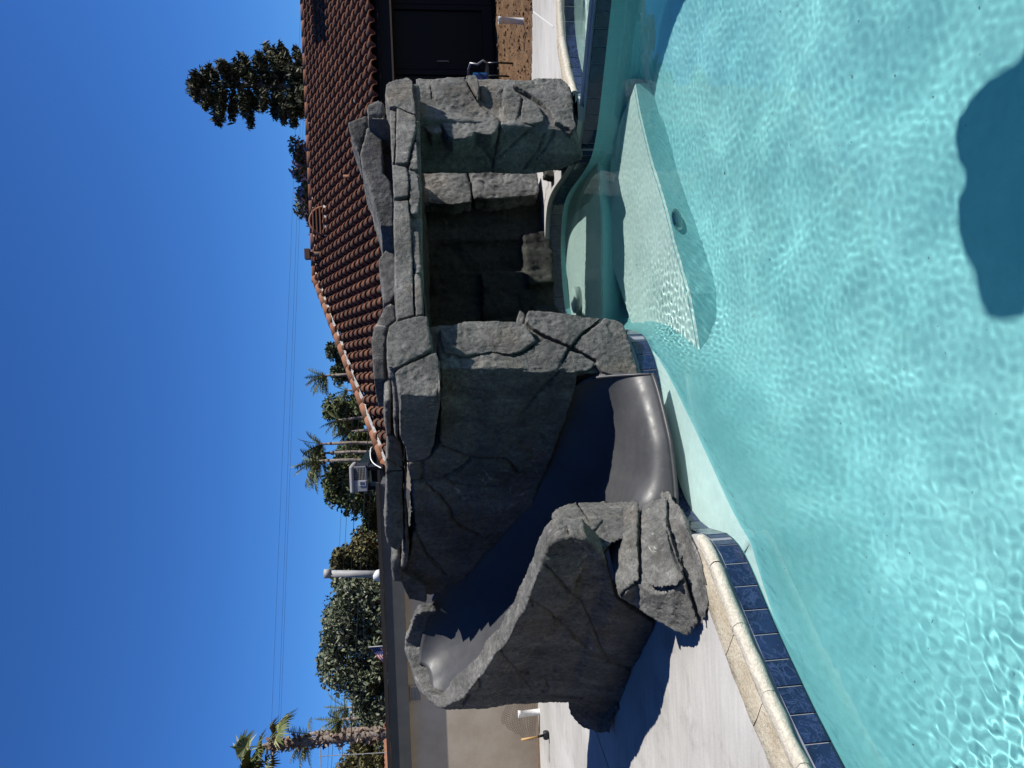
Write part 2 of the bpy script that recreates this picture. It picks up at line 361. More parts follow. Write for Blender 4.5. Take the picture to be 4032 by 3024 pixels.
def resample(P, step, closed=True):
    P = np.array(P); Q = np.vstack([P, P[:1]]) if closed else P
    s = np.concatenate([[0], np.cumsum(np.linalg.norm(np.diff(Q, axis=0), axis=1))]); n = max(2, int(round(s[-1] / step)))
    t = np.linspace(0, s[-1], n + (0 if closed else 1), endpoint=not closed)
    return np.stack([np.interp(t, s, Q[:, k]) for k in range(Q.shape[1])], -1)
def offset(P, d, closed=True):                 # to the left of travel when d > 0
    n = len(P); T_ = (np.roll(P, -1, 0) - np.roll(P, 1, 0)) if closed else np.gradient(P, axis=0)
    T_ = T_ / np.linalg.norm(T_, axis=1)[:, None]; return P + d * np.stack([-T_[:, 1], T_[:, 0]], -1)
OUT = resample(chaikin(WL, 2), .08)           # travels clockwise (up the left side): inside is to the right
nO = len(OUT)
def inside(P, X, Y):
    r = np.zeros(X.shape, bool); n = len(P)
    for i in range(n):
        x0, y0 = P[i]; x1, y1 = P[(i + 1) % n]
        if y0 == y1: continue
        c = ((y0 > Y) != (y1 > Y)) & (X < (x1 - x0) * (Y - y0) / (y1 - y0) + x0); r ^= c
    return r
def fill(loops):
    """flat faces between an outer loop and holes: list of (verts, faces)"""
    bm = bmesh.new(); ed = []
    for L in loops:
        vs = [bm.verts.new(p) for p in L]; ed += [bm.edges.new((vs[i], vs[(i + 1) % len(vs)])) for i in range(len(vs))]
    bmesh.ops.triangle_fill(bm, use_beauty=True, use_dissolve=False, edges=ed, normal=(0, 0, 1))
    bm.verts.index_update(); v = [tuple(p.co) for p in bm.verts]; f = [[p.index for p in q_.verts] for q_ in bm.faces]; bm.free(); return v, f
FLOOR = -1.28
lv = [(.15, 0), (-.35, 0), (-.6, .03), (-.8, .09), (-.95, .18), (-1.08, .31), (-1.18, .5), (-1.25, .72), (FLOOR, .95)]
b = B(); V = []
for z, ins in lv:
    Q = offset(OUT, -ins); 
    if ins > .2:
        for _ in range(6): Q = (np.roll(Q, 1, 0) + np.roll(Q, -1, 0) + 2 * Q) / 4
    V += [(p[0], p[1], z) for p in Q]
Fq = [(k * nO + i, k * nO + (i + 1) % nO, (k + 1) * nO + (i + 1) % nO, (k + 1) * nO + i) for k in range(len(lv) - 1) for i in range(nO)]
b.add(V, Fq); v, f = fill([[(p[0], p[1], FLOOR) for p in V[-nO:]]]); b.add(v, f)
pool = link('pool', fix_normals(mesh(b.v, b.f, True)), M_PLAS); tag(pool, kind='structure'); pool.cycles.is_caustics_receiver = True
def ledge(name, pts, top, bot, m=M_PLASW):
    b = B(); b.prism([(p[0], p[1], top) for p in pts], np.array([0, 0, bot - top]))
    me = fix_normals(mesh(b.v, b.f)); bm = bmesh.new(); bm.from_mesh(me)
    eg = [e for e in bm.edges if all(abs(v.co.z - top) < 1e-4 for v in e.verts) and len(e.link_faces) == 2 and abs(e.calc_face_angle(0)) > .6]
    bmesh.ops.bevel(bm, geom=eg, offset=.03, segments=3, affect='EDGES'); bm.to_mesh(me); bm.free()
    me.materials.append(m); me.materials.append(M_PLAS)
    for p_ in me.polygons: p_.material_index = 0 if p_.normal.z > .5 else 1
    o = link(name, me, None, pool); o.cycles.is_caustics_receiver = True; return o
GZ, BZ = -.34, -.72
front = [Pw(x, y, BZ)[:2] for x, y in [(2498, 330), (2520, 450), (2560, 610), (2597, 750), (2651, 950), (2715, 1157), (2751, 1400)]]
ledge('bench', front + [(.0, 5.9), (.2, 6.3), (.5, 7.2), (1.4, 8.0), (2.4, 7.6)], BZ, FLOOR - .05)
gf = [Pw(x, y, GZ)[:2] for x, y in [(2345, 560), (2358, 700), (2371, 900), (2371, 1150), (2371, 1400)]]
ledge('grotto_floor', gf + [(.2, 7.0), (.2, 9.7), (2.5, 9.7), (2.6, 7.6)], GZ, FLOOR - .05)
fr_ = resample(chaikin([np.array([.35, 6.3])] + [Pw(x, y, -.07)[:2] for x, y in [(2585, 1400), (2618, 1455), (2672, 1560), (2730, 1680), (2800, 1830), (2870, 1985), (2925, 2090), (2958, 2140)]] + [np.array(p_) for p_ in ((-1.10, 4.20), (-1.38, 3.98), (-1.68, 3.62), (-1.98, 3.2), (-2.35, 2.5))], 1, False), .06, False)
m_ = len(fr_); V = []
nrm = offset(fr_, 1, False) - fr_; nrm = nrm if nrm[m_ // 2][0] > 0 or nrm[m_ // 2][1] < 0 else -nrm
for off_, z in ((-.75, -.03), (0, -.05), (.012, -.056), (.03, -.09), (.07, -.3), (.14, -.6), (.26, -.9), (.45, -1.12), (.75, -1.24), (1.0, FLOOR - .02)):
    for i in range(m_):
        e = min(1, i / 6) * min(1, (m_ - 1 - i) / 26) ** 1.3; V.append((*(fr_[i] + nrm[i] * (off_ if off_ <= .03 else off_ * (.25 + .5 * e))), z))
b = B().add(V, [(k * m_ + i, k * m_ + i + 1, (k + 1) * m_ + i + 1, (k + 1) * m_ + i) for k in range(9) for i in range(m_ - 1)])
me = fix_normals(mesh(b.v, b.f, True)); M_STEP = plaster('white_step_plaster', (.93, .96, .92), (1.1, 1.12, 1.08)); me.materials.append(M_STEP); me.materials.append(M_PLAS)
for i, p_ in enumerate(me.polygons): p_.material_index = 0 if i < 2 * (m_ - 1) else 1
o = link('slide_step', me, None, pool); o.cycles.is_caustics_receiver = True
# underwater lamp in the face of the bench
t_ = (front[4] - front[3]); n_ = np.array([t_[1], -t_[0]]) / np.linalg.norm(t_); n_ = n_ if n_[1] < 0 else -n_; ld = np.array([n_[0], n_[1], 0.0]); lp = np.array([*(front[3] + t_ * .635), BZ - .19]) + ld * .005
cs = thing('pool_light', lp, 'round chrome pool light set under water below the grotto', 'light')
B().cyl(lp + ld * -.03, lp + ld * .025, .12, 32, .115).go('rim', M_CHROME, cs, True)
lens = B(); rings = [(.095, .024), (.085, .034), (.06, .044), (.03, .048), (.002, .05)]
lens.tube([lp + ld * h for r, h in rings], [r for r, h in rings], 28).go('lens', mat('lamp_lens', (.5, .66, .68), .5, .3), cs, True)
# stool standing in the grotto
st = Pw(2300, 1205, GZ); stl = thing('stool', (st[0] + .12, st[1] + .1, GZ), 'submerged round white plaster stool inside the rock grotto', 'stool')
sx, sy = st[0] + .1, st[1] + .25
o = B().tube([(sx, sy, GZ), (sx, sy, -.07), (sx, sy, -.045), (sx, sy, -.04)], [.155, .155, .145, .12], 28).go('pedestal', M_PLASW, stl, True); o.cycles.is_caustics_receiver = True

# waterline tiles, each its own piece
def tiles(path, z0, z1, parent, side, closed=False, step=.155, thick=.006, name='tile'):
    P = resample(path, step, closed); n = len(P)
    for i in range(n - (0 if closed else 1)):
        a, c_ = P[i], P[(i + 1) % n]; t = (c_ - a); L = np.linalg.norm(t); t = t / L; nn = side * np.array([-t[1], t[0]])
        g = .0026; p0 = a + t * g; p1 = c_ - t * g; o_ = nn * (thick + random.uniform(-.001, .001))
        vs = [(p0[0], p0[1], z0), (p1[0], p1[1], z0), (p1[0], p1[1], z1), (p0[0], p0[1], z1)]
        e = .0025
        q0 = p0 + t * e + o_; q1 = p1 - t * e + o_; vs += [(q0[0], q0[1], z0 + e), (q1[0], q1[1], z0 + e), (q1[0], q1[1], z1 - e), (q0[0], q0[1], z1 - e)]
        fs = [(4, 5, 6, 7), (0, 1, 5, 4), (1, 2, 6, 5), (2, 3, 7, 6), (3, 0, 4, 7)]
        if side < 0: fs = [tuple(reversed(q_)) for q_ in fs]
        link(name, mesh(vs, fs), M_TILE, parent)
i0 = min(range(nO), key=lambda i: np.hypot(*(OUT[i] - np.array([-2.2, 2.6])))); i1 = min(range(nO), key=lambda i: np.hypot(*(OUT[i] - np.array([3.9, 6.25]))))
run = OUT[i0:i1 + 1] if i0 < i1 else np.vstack([OUT[i0:], OUT[:i1 + 1]])
b = B(); V = [(p[0], p[1], -.03) for p in offset(run, -.004, False)] + [(p[0], p[1], .148) for p in offset(run, -.004, False)]; n = len(run)
b.add(V, [(i, i + 1, n + i + 1, n + i) for i in range(n - 1)]); b.go('grout', M_GROUT, pool)
tiles(offset(run, -.004, False), -.022, .128, pool, -1)

# water: real ripples, glass with one even tint; depth colour sits in the floor plaster
cell = .012
gx = np.arange(-3.1, 4.5, cell); gy = np.arange(.5, 9.75, cell); X, Y = np.meshgrid(gx, gy)
Zw = np.zeros_like(X)
for i in range(70):
    lam = float(np.exp(rng.uniform(np.log(.22), np.log(1.7)))); a = rng.normal(.7, 1.0); k = 2 * np.pi / lam
    Zw += .00058 * lam ** 1.65 * np.sin(k * (X * np.cos(a) + Y * np.sin(a)) + rng.uniform(0, 7) + .8 * np.sin(X * 1.1 + i) + .7 * np.sin(Y * .9 + 2 * i))
def patch(cx, cy, rx, ry): return np.exp(-(((X - cx) / rx) ** 2 + ((Y - cy) / ry) ** 2))
calm = 1 - .85 * patch(2.6, 6.6, 1.0, .9) - .6 * patch(1.4, 8.6, 1.4, 1.2); Zw *= np.clip(calm, .1, 1)
rip = np.zeros_like(X)
for i in range(45):
    lam = float(np.exp(rng.uniform(np.log(.042), np.log(.085)))); a = rng.uniform(0, 6.28); k = 2 * np.pi / lam
    rip += lam ** 1.1 * np.sin(k * (X * np.cos(a) + Y * np.sin(a)) + rng.uniform(0, 7))
pa = Pz(3850, 2850, 0); pb = Pz(2540, 1150, 0); pc = Pz(2330, 1130, 0)
Zw += rip * (.0011 * patch(pa[0], pa[1], .8, .6) + .0012 * patch(pb[0], pb[1], .6, .45) + .0022 * patch(pc[0], pc[1], .5, .5) + .00013)
keep = inside(offset(OUT, .05), X, Y); ny, nx = X.shape; idx = np.arange(nx * ny).reshape(ny, nx)
kq = keep[:-1, :-1] | keep[1:, 1:] | keep[1:, :-1] | keep[:-1, 1:]
Q = np.stack([idx[:-1, :-1], idx[:-1, 1:], idx[1:, 1:], idx[1:, :-1]], -1)[kq]
us, inv = np.unique(Q.ravel(), return_inverse=True)
wv = np.stack([X, Y, Zw], -1).reshape(-1, 3)[us]
water = link('water', quadmesh(wv, inv.reshape(-1, 4)), M_WATER); tag(water, kind='structure'); water.cycles.is_caustics_caster = True

# spa beside the grotto
ZS = .055
sb = np.array([Pz(x, y, ZS)[:2] for x, y in [(2262, -300), (2257, 0), (2261, 100), (2265, 160), (2278, 232), (2295, 304), (2316, 369)]])
dam_o = [(2.60, 7.285), (2.69, 7.21), (3.0, 6.97), (3.38, 6.68), (4.0, 6.15), (4.5, 5.7)]
dam_o = resample(dam_o, .1, False); dam_i = offset(dam_o, .155, False)
sbs = resample(chaikin(sb[::-1], 2, False), .08, False)        # from the tip towards the right
loop = [tuple(p) for p in sbs] + [(6.2, 6.2), (5.4, 5.2)] + [tuple(p) for p in dam_i[::-1]]
v, f = fill([[(p[0], p[1], -.42) for p in loop]])
b = B().add(v, f); n = len(loop)
b.add([(p[0], p[1], -.42) for p in loop] + [(p[0], p[1], .16) for p in loop], [(i, (i + 1) % n, n + (i + 1) % n, n + i) for i in range(n)])
spa = b.go('spa', M_PLASW); tag(spa, kind='structure'); spa.cycles.is_caustics_receiver = True
tiles(sbs, -.02 + ZS, .165, spa, -1)
b = B(); V = [(p[0], p[1], .118) for p in dam_o] + [(p[0], p[1], .118) for p in dam_i]; n = len(dam_o)
b.add(V, [(i, i + 1, n + i + 1, n + i) for i in range(n - 1)]); b.go('grout', M_GROUT, spa)
tp = resample(dam_o, .155, False); ti = offset(tp, .155, False)
for i in range(len(tp) - 1):                   # tiles on top of the dam wall
    g = lambda a, c_, s: a * (1 - s) + c_ * s
    q4 = [g(tp[i], tp[i + 1], .015), g(tp[i], tp[i + 1], .985), g(ti[i], ti[i + 1], .985), g(ti[i], ti[i + 1], .015)]
    vs = [(p[0], p[1], .116) for p in q4] + [(p[0], p[1], .13) for p in q4]
    link('tile', mesh(vs, [(4, 5, 6, 7), (0, 1, 5, 4), (1, 2, 6, 5), (2, 3, 7, 6), (3, 0, 4, 7)]), M_TILE, spa)
gx = np.arange(2.3, 6.3, .025); gy = np.arange(5.0, 8.2, .025); X, Y = np.meshgrid(gx, gy); Zs = np.zeros_like(X)
for i in range(25):
    lam = rng.uniform(.07, .3); a = rng.uniform(0, 6.28); k = 6.283 / lam; Zs += .0016 * lam * np.sin(k * (X * np.cos(a) + Y * np.sin(a)) + rng.uniform(0, 7))
keep = inside(np.array(loop), X, Y); ny, nx = X.shape; idx = np.arange(nx * ny).reshape(ny, nx); kq = keep[:-1, :-1] | keep[1:, 1:] | keep[1:, :-1] | keep[:-1, 1:]
Q = np.stack([idx[:-1, :-1], idx[:-1, 1:], idx[1:, 1:], idx[1:, :-1]], -1)[kq]; us, inv = np.unique(Q.ravel(), return_inverse=True)
o = link('spa_water', quadmesh((np.stack([X, Y, Zs + ZS], -1).reshape(-1, 3))[us], inv.reshape(-1, 4)), M_WATER); tag(o, kind='structure'); o.cycles.is_caustics_caster = True

# coping stones with rolled nose
def coping(path, side, parent, cuts, wd=.27, z=.216, amp=.007):
    prof = [(-.015, z - .062), (-.034, z - .05), (-.044, z - .03), (-.042, z - .008), (-.030, z + .004), (-.012, z + .009), (.012, z + .008), (.032, z + .002), (.046, z - .006), (.056, z - .0125), (.072, z - .0095), (wd * .7, z - .008), (wd - .006, z - .007), (wd, z - .012), (wd, z - .06)]
    s = np.concatenate([[0], np.cumsum(np.linalg.norm(np.diff(path, axis=0), axis=1))]); ed = [0] + [c_ for c_ in cuts if c_ < s[-1]] + [s[-1]]
    for a, c_ in zip(ed[:-1], ed[1:]):
        tt = np.linspace(a + .0018, c_ - .0018, max(3, int((c_ - a) / .03))); P = np.stack([np.interp(tt, s, path[:, k]) for k in (0, 1)], -1)
        T_ = np.gradient(P, axis=0); T_ /= np.linalg.norm(T_, axis=1)[:, None]; nn = side * np.stack([-T_[:, 1], T_[:, 0]], -1); m_ = len(prof); vs = []
        dz = random.uniform(-.003, .003)
        for i, p in enumerate(P):
            e = .5 * max(0, 1 - min(i, len(P) - 1 - i) / 1.0)
            for k, (u, h) in enumerate(prof):
                j = noise(np.array([[p[0] * 9 + k, p[1] * 9, 3.3 * k]]), 8)[0] * amp
                vs.append((p[0] + nn[i][0] * u, p[1] + nn[i][1] * u, h + dz + j - 0 * e))
        fs = [(i * m_ + k, i * m_ + k + 1, (i + 1) * m_ + k + 1, (i + 1) * m_ + k) for i in range(len(P) - 1) for k in range(m_ - 1)]
        me = fix_normals(mesh(vs, fs, True)); at_ = me.attributes.new('nose', 'FLOAT', 'POINT'); at_.data.foreach_set('value', [1.0 if k < 9 else 0.0 for _ in P for k in range(m_)]); link('coping_stone', me, M_COP, parent)
ia = min(range(nO), key=lambda i: np.hypot(*(OUT[i] - np.array([-2.9, .4])))); ib = min(range(nO), key=lambda i: np.hypot(*(OUT[i] - np.array([-.98, 4.5]))))
cp = OUT[ia:ib + 1] if ia < ib else np.vstack([OUT[ia:], OUT[:ib + 1]])
Lc = np.linalg.norm(np.diff(cp, axis=0), axis=1).sum()
cuts = [];
sarr = np.concatenate([[0], np.cumsum(np.linalg.norm(np.diff(cp, axis=0), axis=1))])
for x, y in [(3031, 2720), (2915, 2403), (2829, 2208)]:
    w_ = Pz(x, y, .2)[:2]; cuts.append(float(sarr[np.argmin(np.hypot(*(cp - w_).T))]))
cuts = sorted([c_ for c_ in np.arange(.3, min(cuts) - .25, .52)] + cuts)
coping(cp, 1, pool, cuts)
spc = offset(sbs, .012, False)
coping(spc, 1, spa, list(np.arange(.45, 9, .47)), wd=.20)

ic = min(range(nO), key=lambda i: np.hypot(*(OUT[i] - np.array([2.52, 7.35])))); eg_ = OUT[ib:ic + 1] if ib < ic else np.vstack([OUT[ib:], OUT[:ic + 1]]); ne = len(eg_)
V = [(p[0], p[1], .13) for p in offset(eg_, .0, False)] + [(p[0], p[1], .196) for p in offset(eg_, .0, False)] + [(p[0], p[1], .196) for p in offset(eg_, .3, False)]
B().add(V, [(k * ne + i, k * ne + i + 1, (k + 1) * ne + i + 1, (k + 1) * ne + i) for k in (0, 1) for i in range(ne - 1)]).go('pool_edge', M_DECK, pool)
# deck around the pool, dirt beyond
hole = offset(OUT, .17)
far = [Pz(x, y, .2)[:2] for x, y in [(2100, -500), (2097, 0), (2095, 250), (2090, 420)]]
outer = [(-10, -2), (10, -2), (10, far[0][1])] + [tuple(p) for p in far] + [(3.0, 10.75), (1.5, 11.6), (-1, 11.75), (-4.2, 11.8), (-5.0, 11.83), (-10, 11.85)]
sp_hole = [tuple(p) for p in offset(sbs, .12, False)] + [(6.2, 6.2), (5.4, 5.2)] + [tuple(p) for p in offset(dam_o, .05, False)[::-1]]
# one hole: the pool joined with the spa (cells of a fine grid, so the two outlines may touch)
st_ = .05; gx = np.arange(-10, 10.001, .05); gy = np.arange(-2, 12.5, .05)
def sheet(name, loops_in, z, holes, m, kind, step):
    x0, x1 = min(p[0] for p in loops_in), max(p[0] for p in loops_in); y0, y1 = min(p[1] for p in loops_in), max(p[1] for p in loops_in)
    gx = np.arange(x0, x1 + step, step); gy = np.arange(y0, y1 + step, step); X, Y = np.meshgrid(gx, gy); cx = X[:-1, :-1] + step / 2; cy = Y[:-1, :-1] + step / 2
    k = inside(np.array(loops_in), cx, cy)
    for h in holes: k &= ~inside(np.array(h), cx, cy)
    ny, nx = X.shape; idx = np.arange(nx * ny).reshape(ny, nx); Q = np.stack([idx[:-1, :-1], idx[:-1, 1:], idx[1:, 1:], idx[1:, :-1]], -1)[k]
    us, inv = np.unique(Q.ravel(), return_inverse=True); V = np.stack([X, Y, np.full(X.shape, z)], -1).reshape(-1, 3)[us]
    return V, inv.reshape(-1, 4)
V, Q = sheet('deck', outer, .2, [hole, sp_hole], M_DECK, 'structure', .05)
deck = link('deck', quadmesh(V, Q, False), M_DECK); tag(deck, kind='structure')
V, Q = sheet('ground', [(-14, -4), (14, -4), (14, 30), (-14, 30)], .155, [hole, sp_hole], M_DIRT, 'structure', .1)
V = V.astype(float); far_m = (V[:, 1] > 9.2)
V[:, 2] += np.where(far_m, .02 * fbm(V * 1.7, 3, 2) + .012 * fbm(V * 6, 2, 5), 0)
V[:, 2] = np.minimum(V[:, 2], .19)
b = B(); s_ = 600
ground = link('ground', quadmesh(V, Q, True), M_DIRT); tag(ground, kind='structure')
b.add([(-s_, -s_, .1), (s_, -s_, .1), (s_, -4, .1), (-s_, -4, .1), (-s_, 30, .1), (s_, 30, .1), (s_, s_, .1), (-s_, s_, .1), (-14, -4, .1), (-14, 30, .1), (14, -4, .1), (14, 30, .1)],
      [(0, 1, 2, 3), (4, 5, 6, 7), (3, 8, 9, 4), (10, 2, 5, 11)]); b.go('ground_beyond', M_DIRT, ground)
def joint(a, c_, wd=.012):                     # saw-cut joints in the concrete
    a, c_ = np.array(a, float), np.array(c_, float); t = (c_ - a) / np.linalg.norm(c_ - a); n_ = np.array([-t[1], t[0]]) * wd / 2
    B().add([(*(a + n_), .204), (*(c_ + n_), .204), (*(c_ - n_), .204), (*(a - n_), .204)], [(3, 2, 1, 0)]).go('joint', M_JOINT, deck)
M_JOINT = mat('joint_filler', (.10, .095, .09), .95); M_JOINTL = mat('joint_light', (.72, .71, .69), .9)
joint(Pz(2398, 3024, .2)[:2], Pz(2330, 2830, .2)[:2]); M_J2 = M_JOINT
M_JOINT = M_JOINTL; joint(Pz(2099, 45, .2)[:2], Pz(2180, 105, .2)[:2], .02)
# pebbles on the dirt
ico = bmesh.new(); bmesh.ops.create_icosphere(ico, subdivisions=1, radius=1); ico.verts.index_update(); iv = np.array([tuple(v.co) for v in ico.verts]); fi = np.array([[v.index for v in f_.verts] for f_ in ico.faces]); ico.free()
VV, FF = [], []; k = 0
while k < 1300:
    x, y = random.uniform(2.6, 8), random.uniform(9.6, 14)
    if inside(np.array(outer), np.array([x]), np.array([y]))[0]: continue
    r = random.choice([.006, .008, .01, .014, .02, .03]); VV.append(iv * np.array([r, r * random.uniform(.6, 1.2), r * .6]) * (1 + .3 * rng.uniform(-1, 1, iv.shape)) + [x, y, .16 + r * .3]); FF.append(fi + k * len(iv)); k += 1
o = link('pebbles', quadmesh(np.vstack(VV), np.vstack(FF), False), M_DIRT); tag(o, 'loose pebbles strewn over the bare brown dirt', 'pebbles', kind='stuff')

# ================================================================== TILE-ROOFED HOUSE
EY, EZ, RY_, RZ_ = 13.35, 2.30, 18.05, 4.03
sl = math.atan2(RZ_ - EZ, RY_ - EY); SL = math.hypot(RZ_ - EZ, RY_ - EY)
HX = lambda y: -1.55 + (y - EY) * (2.62 + 1.55) / (RY_ - EY)
house = thing('tile_roof_house', (5, 14.2, .15), 'long low house with red clay barrel tile roof and dark glass doors', 'house')
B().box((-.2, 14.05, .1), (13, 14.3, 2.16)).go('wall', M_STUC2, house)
B().box((-1.3, 13.52, 2.12), (13, 14.06, 2.16)).go('soffit', M_BLACK, house)
B().box((-1.45, 13.47, 2.06), (13, 13.52, 2.27)).go('fascia', M_BLACK, house)
B().box((-1.45, 13.455, 2.03), (13, 13.515, 2.06)).go('trim_strip', M_WOODT, house)
rp = [(HX(EY), EY, EZ - .04), (13, EY, EZ - .04), (13, RY_, RZ_ - .04), (HX(RY_), RY_, RZ_ - .04)]
roof = B().add(rp + [(13, 22.8, EZ - .04), (HX(EY), 22.8, EZ - .04)], [(0, 1, 2, 3), (3, 2, 4, 5), (0, 3, 5)]).go('roof', mat('roof_felt', (.05, .035, .03), .95), house)
# sliding doors: frames and panes
for i, x in enumerate(np.arange(3.4, 9.4, 1.18)):
    d = B()
    for (a, c_) in (((x, 13.98, .22), (x + .09, 14.05, 2.12)), ((x + 1.08, 13.98, .22), (x + 1.17, 14.05, 2.12)), ((x + .09, 13.98, .22), (x + 1.08, 14.05, .40)), ((x + .09, 13.98, 2.0), (x + 1.08, 14.05, 2.12))): d.box(a, c_)
    do = d.go('door', M_BLACK, house); B().box((x + .09, 14.02, .40), (x + 1.08, 14.035, 2.0)).go('pane', M_GLASSD, do)
    B().tube([(x + .13, 13.98, 1.05), (x + .13, 13.94, 1.05), (x + .13, 13.94, 1.25), (x + .13, 13.98, 1.25)], .008, 6).go('handle', M_STEEL, do)
TW, EXPS, TL = .2135, .312, .372
prof = []
for k in range(9):                              # barrel
    a = math.pi * (1 - k / 8); prof.append((.072 + .072 * math.cos(a), .012 + .07 * math.sin(a)))
for k in range(1, 6): a = math.pi * k / 6; prof.append((.144 + .0347 * (1 - math.cos(a)), .012 - .02 * math.sin(a)))
prof.append((TW + .004, .014)); npf = len(prof)
tvs, tfs, tva = [], [], []
for j, (vv, lift, sc_) in enumerate(((0, .042, 1.08), (.12, .031, 1.04), (TL, 0.0, .94))):
    for u, h in prof: tvs.append(((u - .072) * (sc_ if u < .145 else 1) + .072, vv, h * sc_ + lift)); tva.append(vv / TL)
for j in range(2): tfs += [(j * npf + k, j * npf + k + 1, (j + 1) * npf + k + 1, (j + 1) * npf + k) for k in range(npf - 1)]
for u, h in prof: tvs.append(((u - .072) * .95 + .072, .003, h * .98 + .042 - .02)); tva.append(0)
tfs += [(k, 3 * npf + k, 3 * npf + k + 1, k + 1) for k in range(npf - 1)]
tm = mesh(tvs, tfs, True); tm.materials.append(M_RTILE); at = tm.attributes.new('tv', 'FLOAT', 'POINT'); at.data.foreach_set('value', tva)
sil = np.array([(-100, 1500), (330, 1500), (410, 1480), (450, 1440), (480, 1375), (700, 1425), (930, 1490), (1000, 1510), (1200, 1490), (1300, 1470), (1500, 1460), (1620, 1490), (1840, 1530), (3100, 1530)])
spots = []
for r in range(16):
    for c_ in range(70):
        x = -1.75 + c_ * TW; y = EY + (r * EXPS) * math.cos(sl); z = EZ + r * EXPS * math.sin(sl)
        if x + .07 < HX(y + .16) + .02 or x > .535 * y + .6: continue
        p = project(np.array([[x + .1, y + .15, z + .08]]))[0]
        spots.append((not (-60 < p[1] < 2000 and p[0] < np.interp(p[1], sil[:, 0], sil[:, 1]) + 25), y * y + x * x, x, y, z, r))
spots.sort(); Rm = Matrix.Rotation(sl, 4, 'X'); VV, FF, AA = [], [], []; tv_np = np.array(tvs); tf_np = np.array(tfs)
for i, (hid, _, x, y, z, r) in enumerate(spots):
    M = Matrix.Translation((x + random.uniform(-.004, .004), y, z)) @ Rm @ Matrix.Rotation(random.uniform(-.012, .012), 4, 'Z') @ Matrix.Translation((0, random.uniform(-.006, .006), random.uniform(0, .004)))
    if i < 298: o = link('roof_tile', tm, None, roof); o.matrix_local = M
    else:
        Mn = np.array(M); FF.append(tf_np + len(VV) * len(tv_np)); VV.append(tv_np @ Mn[:3, :3].T + Mn[:3, 3]); AA += tva
o = link('roof_tiles_far', quadmesh(np.vstack(VV), np.vstack(FF)), M_RTILE, roof); o['kind'] = 'stuff'
at = o.data.attributes.new('tv', 'FLOAT', 'POINT'); at.data.foreach_set('value', AA)
def caps(P0, P1, n, r0, name):
    P0, P1 = np.array(P0), np.array(P1); d = (P1 - P0) / n; t = d / np.linalg.norm(d); sd_ = np.cross(t, [0, 0, 1]); sd_ /= np.linalg.norm(sd_); up = np.cross(sd_, t)
    for i in range(n):
        a = P0 + d * i - t * .05; c_ = P0 + d * (i + 1); vs = []
        r_a, r_c = r0 * random.uniform(.90, .93), r0 * random.uniform(.99, 1.03)
        for p, r_ in ((a, r_a), (c_, r_c), (c_ - t * .004, r_c * .86)):
            for k in range(13):
                an = math.pi * (-.12 + 1.24 * k / 12); vs.append(p + sd_ * r_ * math.cos(an) + up * r_ * math.sin(an))
        fs = [(j * 13 + k, j * 13 + k + 1, (j + 1) * 13 + k + 1, (j + 1) * 13 + k) for j in (0, 1) for k in range(12)]
        link(name, mesh(vs, fs, True), M_CAP, roof)
caps((HX(RY_), RY_, RZ_ + .02), (HX(EY) + .05, EY + .08, EZ + .06), 17, .115, 'hip_tile')
caps((11.5, RY_, RZ_ + .02), (HX(RY_) - .1, RY_, RZ_ + .02), 24, .105, 'ridge_tile')
def mortar(P0, P1, wd, name='mortar'):
    P0, P1 = np.array(P0), np.array(P1); n = int(np.linalg.norm(P1 - P0) / .05); vs = []; 
    for i in range(n + 1):
        p = P0 + (P1 - P0) * i / n; j = noise(np.array([[p[0] * 5, p[1] * 5, 0]]), 3)[0] * .035
        vs += [p + [0, 0, .075], p + np.array(wd) * (.75 + j * 7) + [0, 0, .03 + j]]
    B().add(vs, [(2 * i, 2 * i + 2, 2 * i + 3, 2 * i + 1) for i in range(n)]).go(name, M_MORTAR, roof, True)
mortar((HX(RY_), RY_, RZ_ - .02), (HX(EY), EY, EZ + .02), (.33, -.08, .06)); mortar((11.5, RY_ - .03, RZ_ - .02), (HX(RY_), RY_ - .03, RZ_ - .02), (0, -.13, -.02))
# half-round louvred vent near the ridge, pipes
def onroof(x, y, up=0.0):
    d = ray(x, y); k = (RZ_ - EZ) / (RY_ - EY); t = (EZ + up + k * (0 - EY) - ZC) / (d[2] - k * d[1]); return EYE + d * t
vp = onroof(1290, 868) + np.array([0, 0, .22])
yc = vp[1]; rr = .30
fr = [(vp[0] + rr * math.cos(a), yc, vp[2] - .17 + rr * 1.1 * math.sin(a)) for a in np.linspace(0, math.pi, 15)]
vent = B().tube(fr + [fr[0]], .022, 6).go('vent', M_CAP, roof, True)
B().add([fr[i] for i in range(15)], [tuple(range(15))]).go('screen', M_BLACK, vent)
hood = []
for p in fr: hood += [p, (p[0], p[1] + .7, min(p[2], vp[2] + .1))]
B().add(hood, [(2 * i, 2 * i + 2, 2 * i + 3, 2 * i + 1) for i in range(14)]).go('hood', M_RTILE, vent)
for k in range(4):
    h = .02 + k * .075; hw = rr * math.sqrt(max(0, 1 - (h / (rr * 1.1)) ** 2)); zb = vp[2] - .17 + h
    B().box((vp[0] - hw, yc - .03, zb), (vp[0] + hw, yc + .01, zb + .028)).go('louvre', M_CAP, vent)
mo = B(); mo.tube([(vp[0] - .34, yc - .02, vp[2] - .2), (vp[0], yc - .05, vp[2] - .22), (vp[0] + .34, yc - .02, vp[2] - .2)], .06, 6).go('mortar', M_MORTAR, roof, True)
def stack(x, y, Yd, h, r, m, capr=None):
    p = onroof(x, y) + np.array([0, 0, h]); g = B().cyl(p - [0, 0, h + .15], p, r, 14); s_ = g.go('vent_pipe', m, roof, True)
    if capr: B().box((p[0] - capr, p[1] - capr, p[2] - .02), (p[0] + capr, p[1] + capr, p[2] + .09)).go('cap', m, s_)
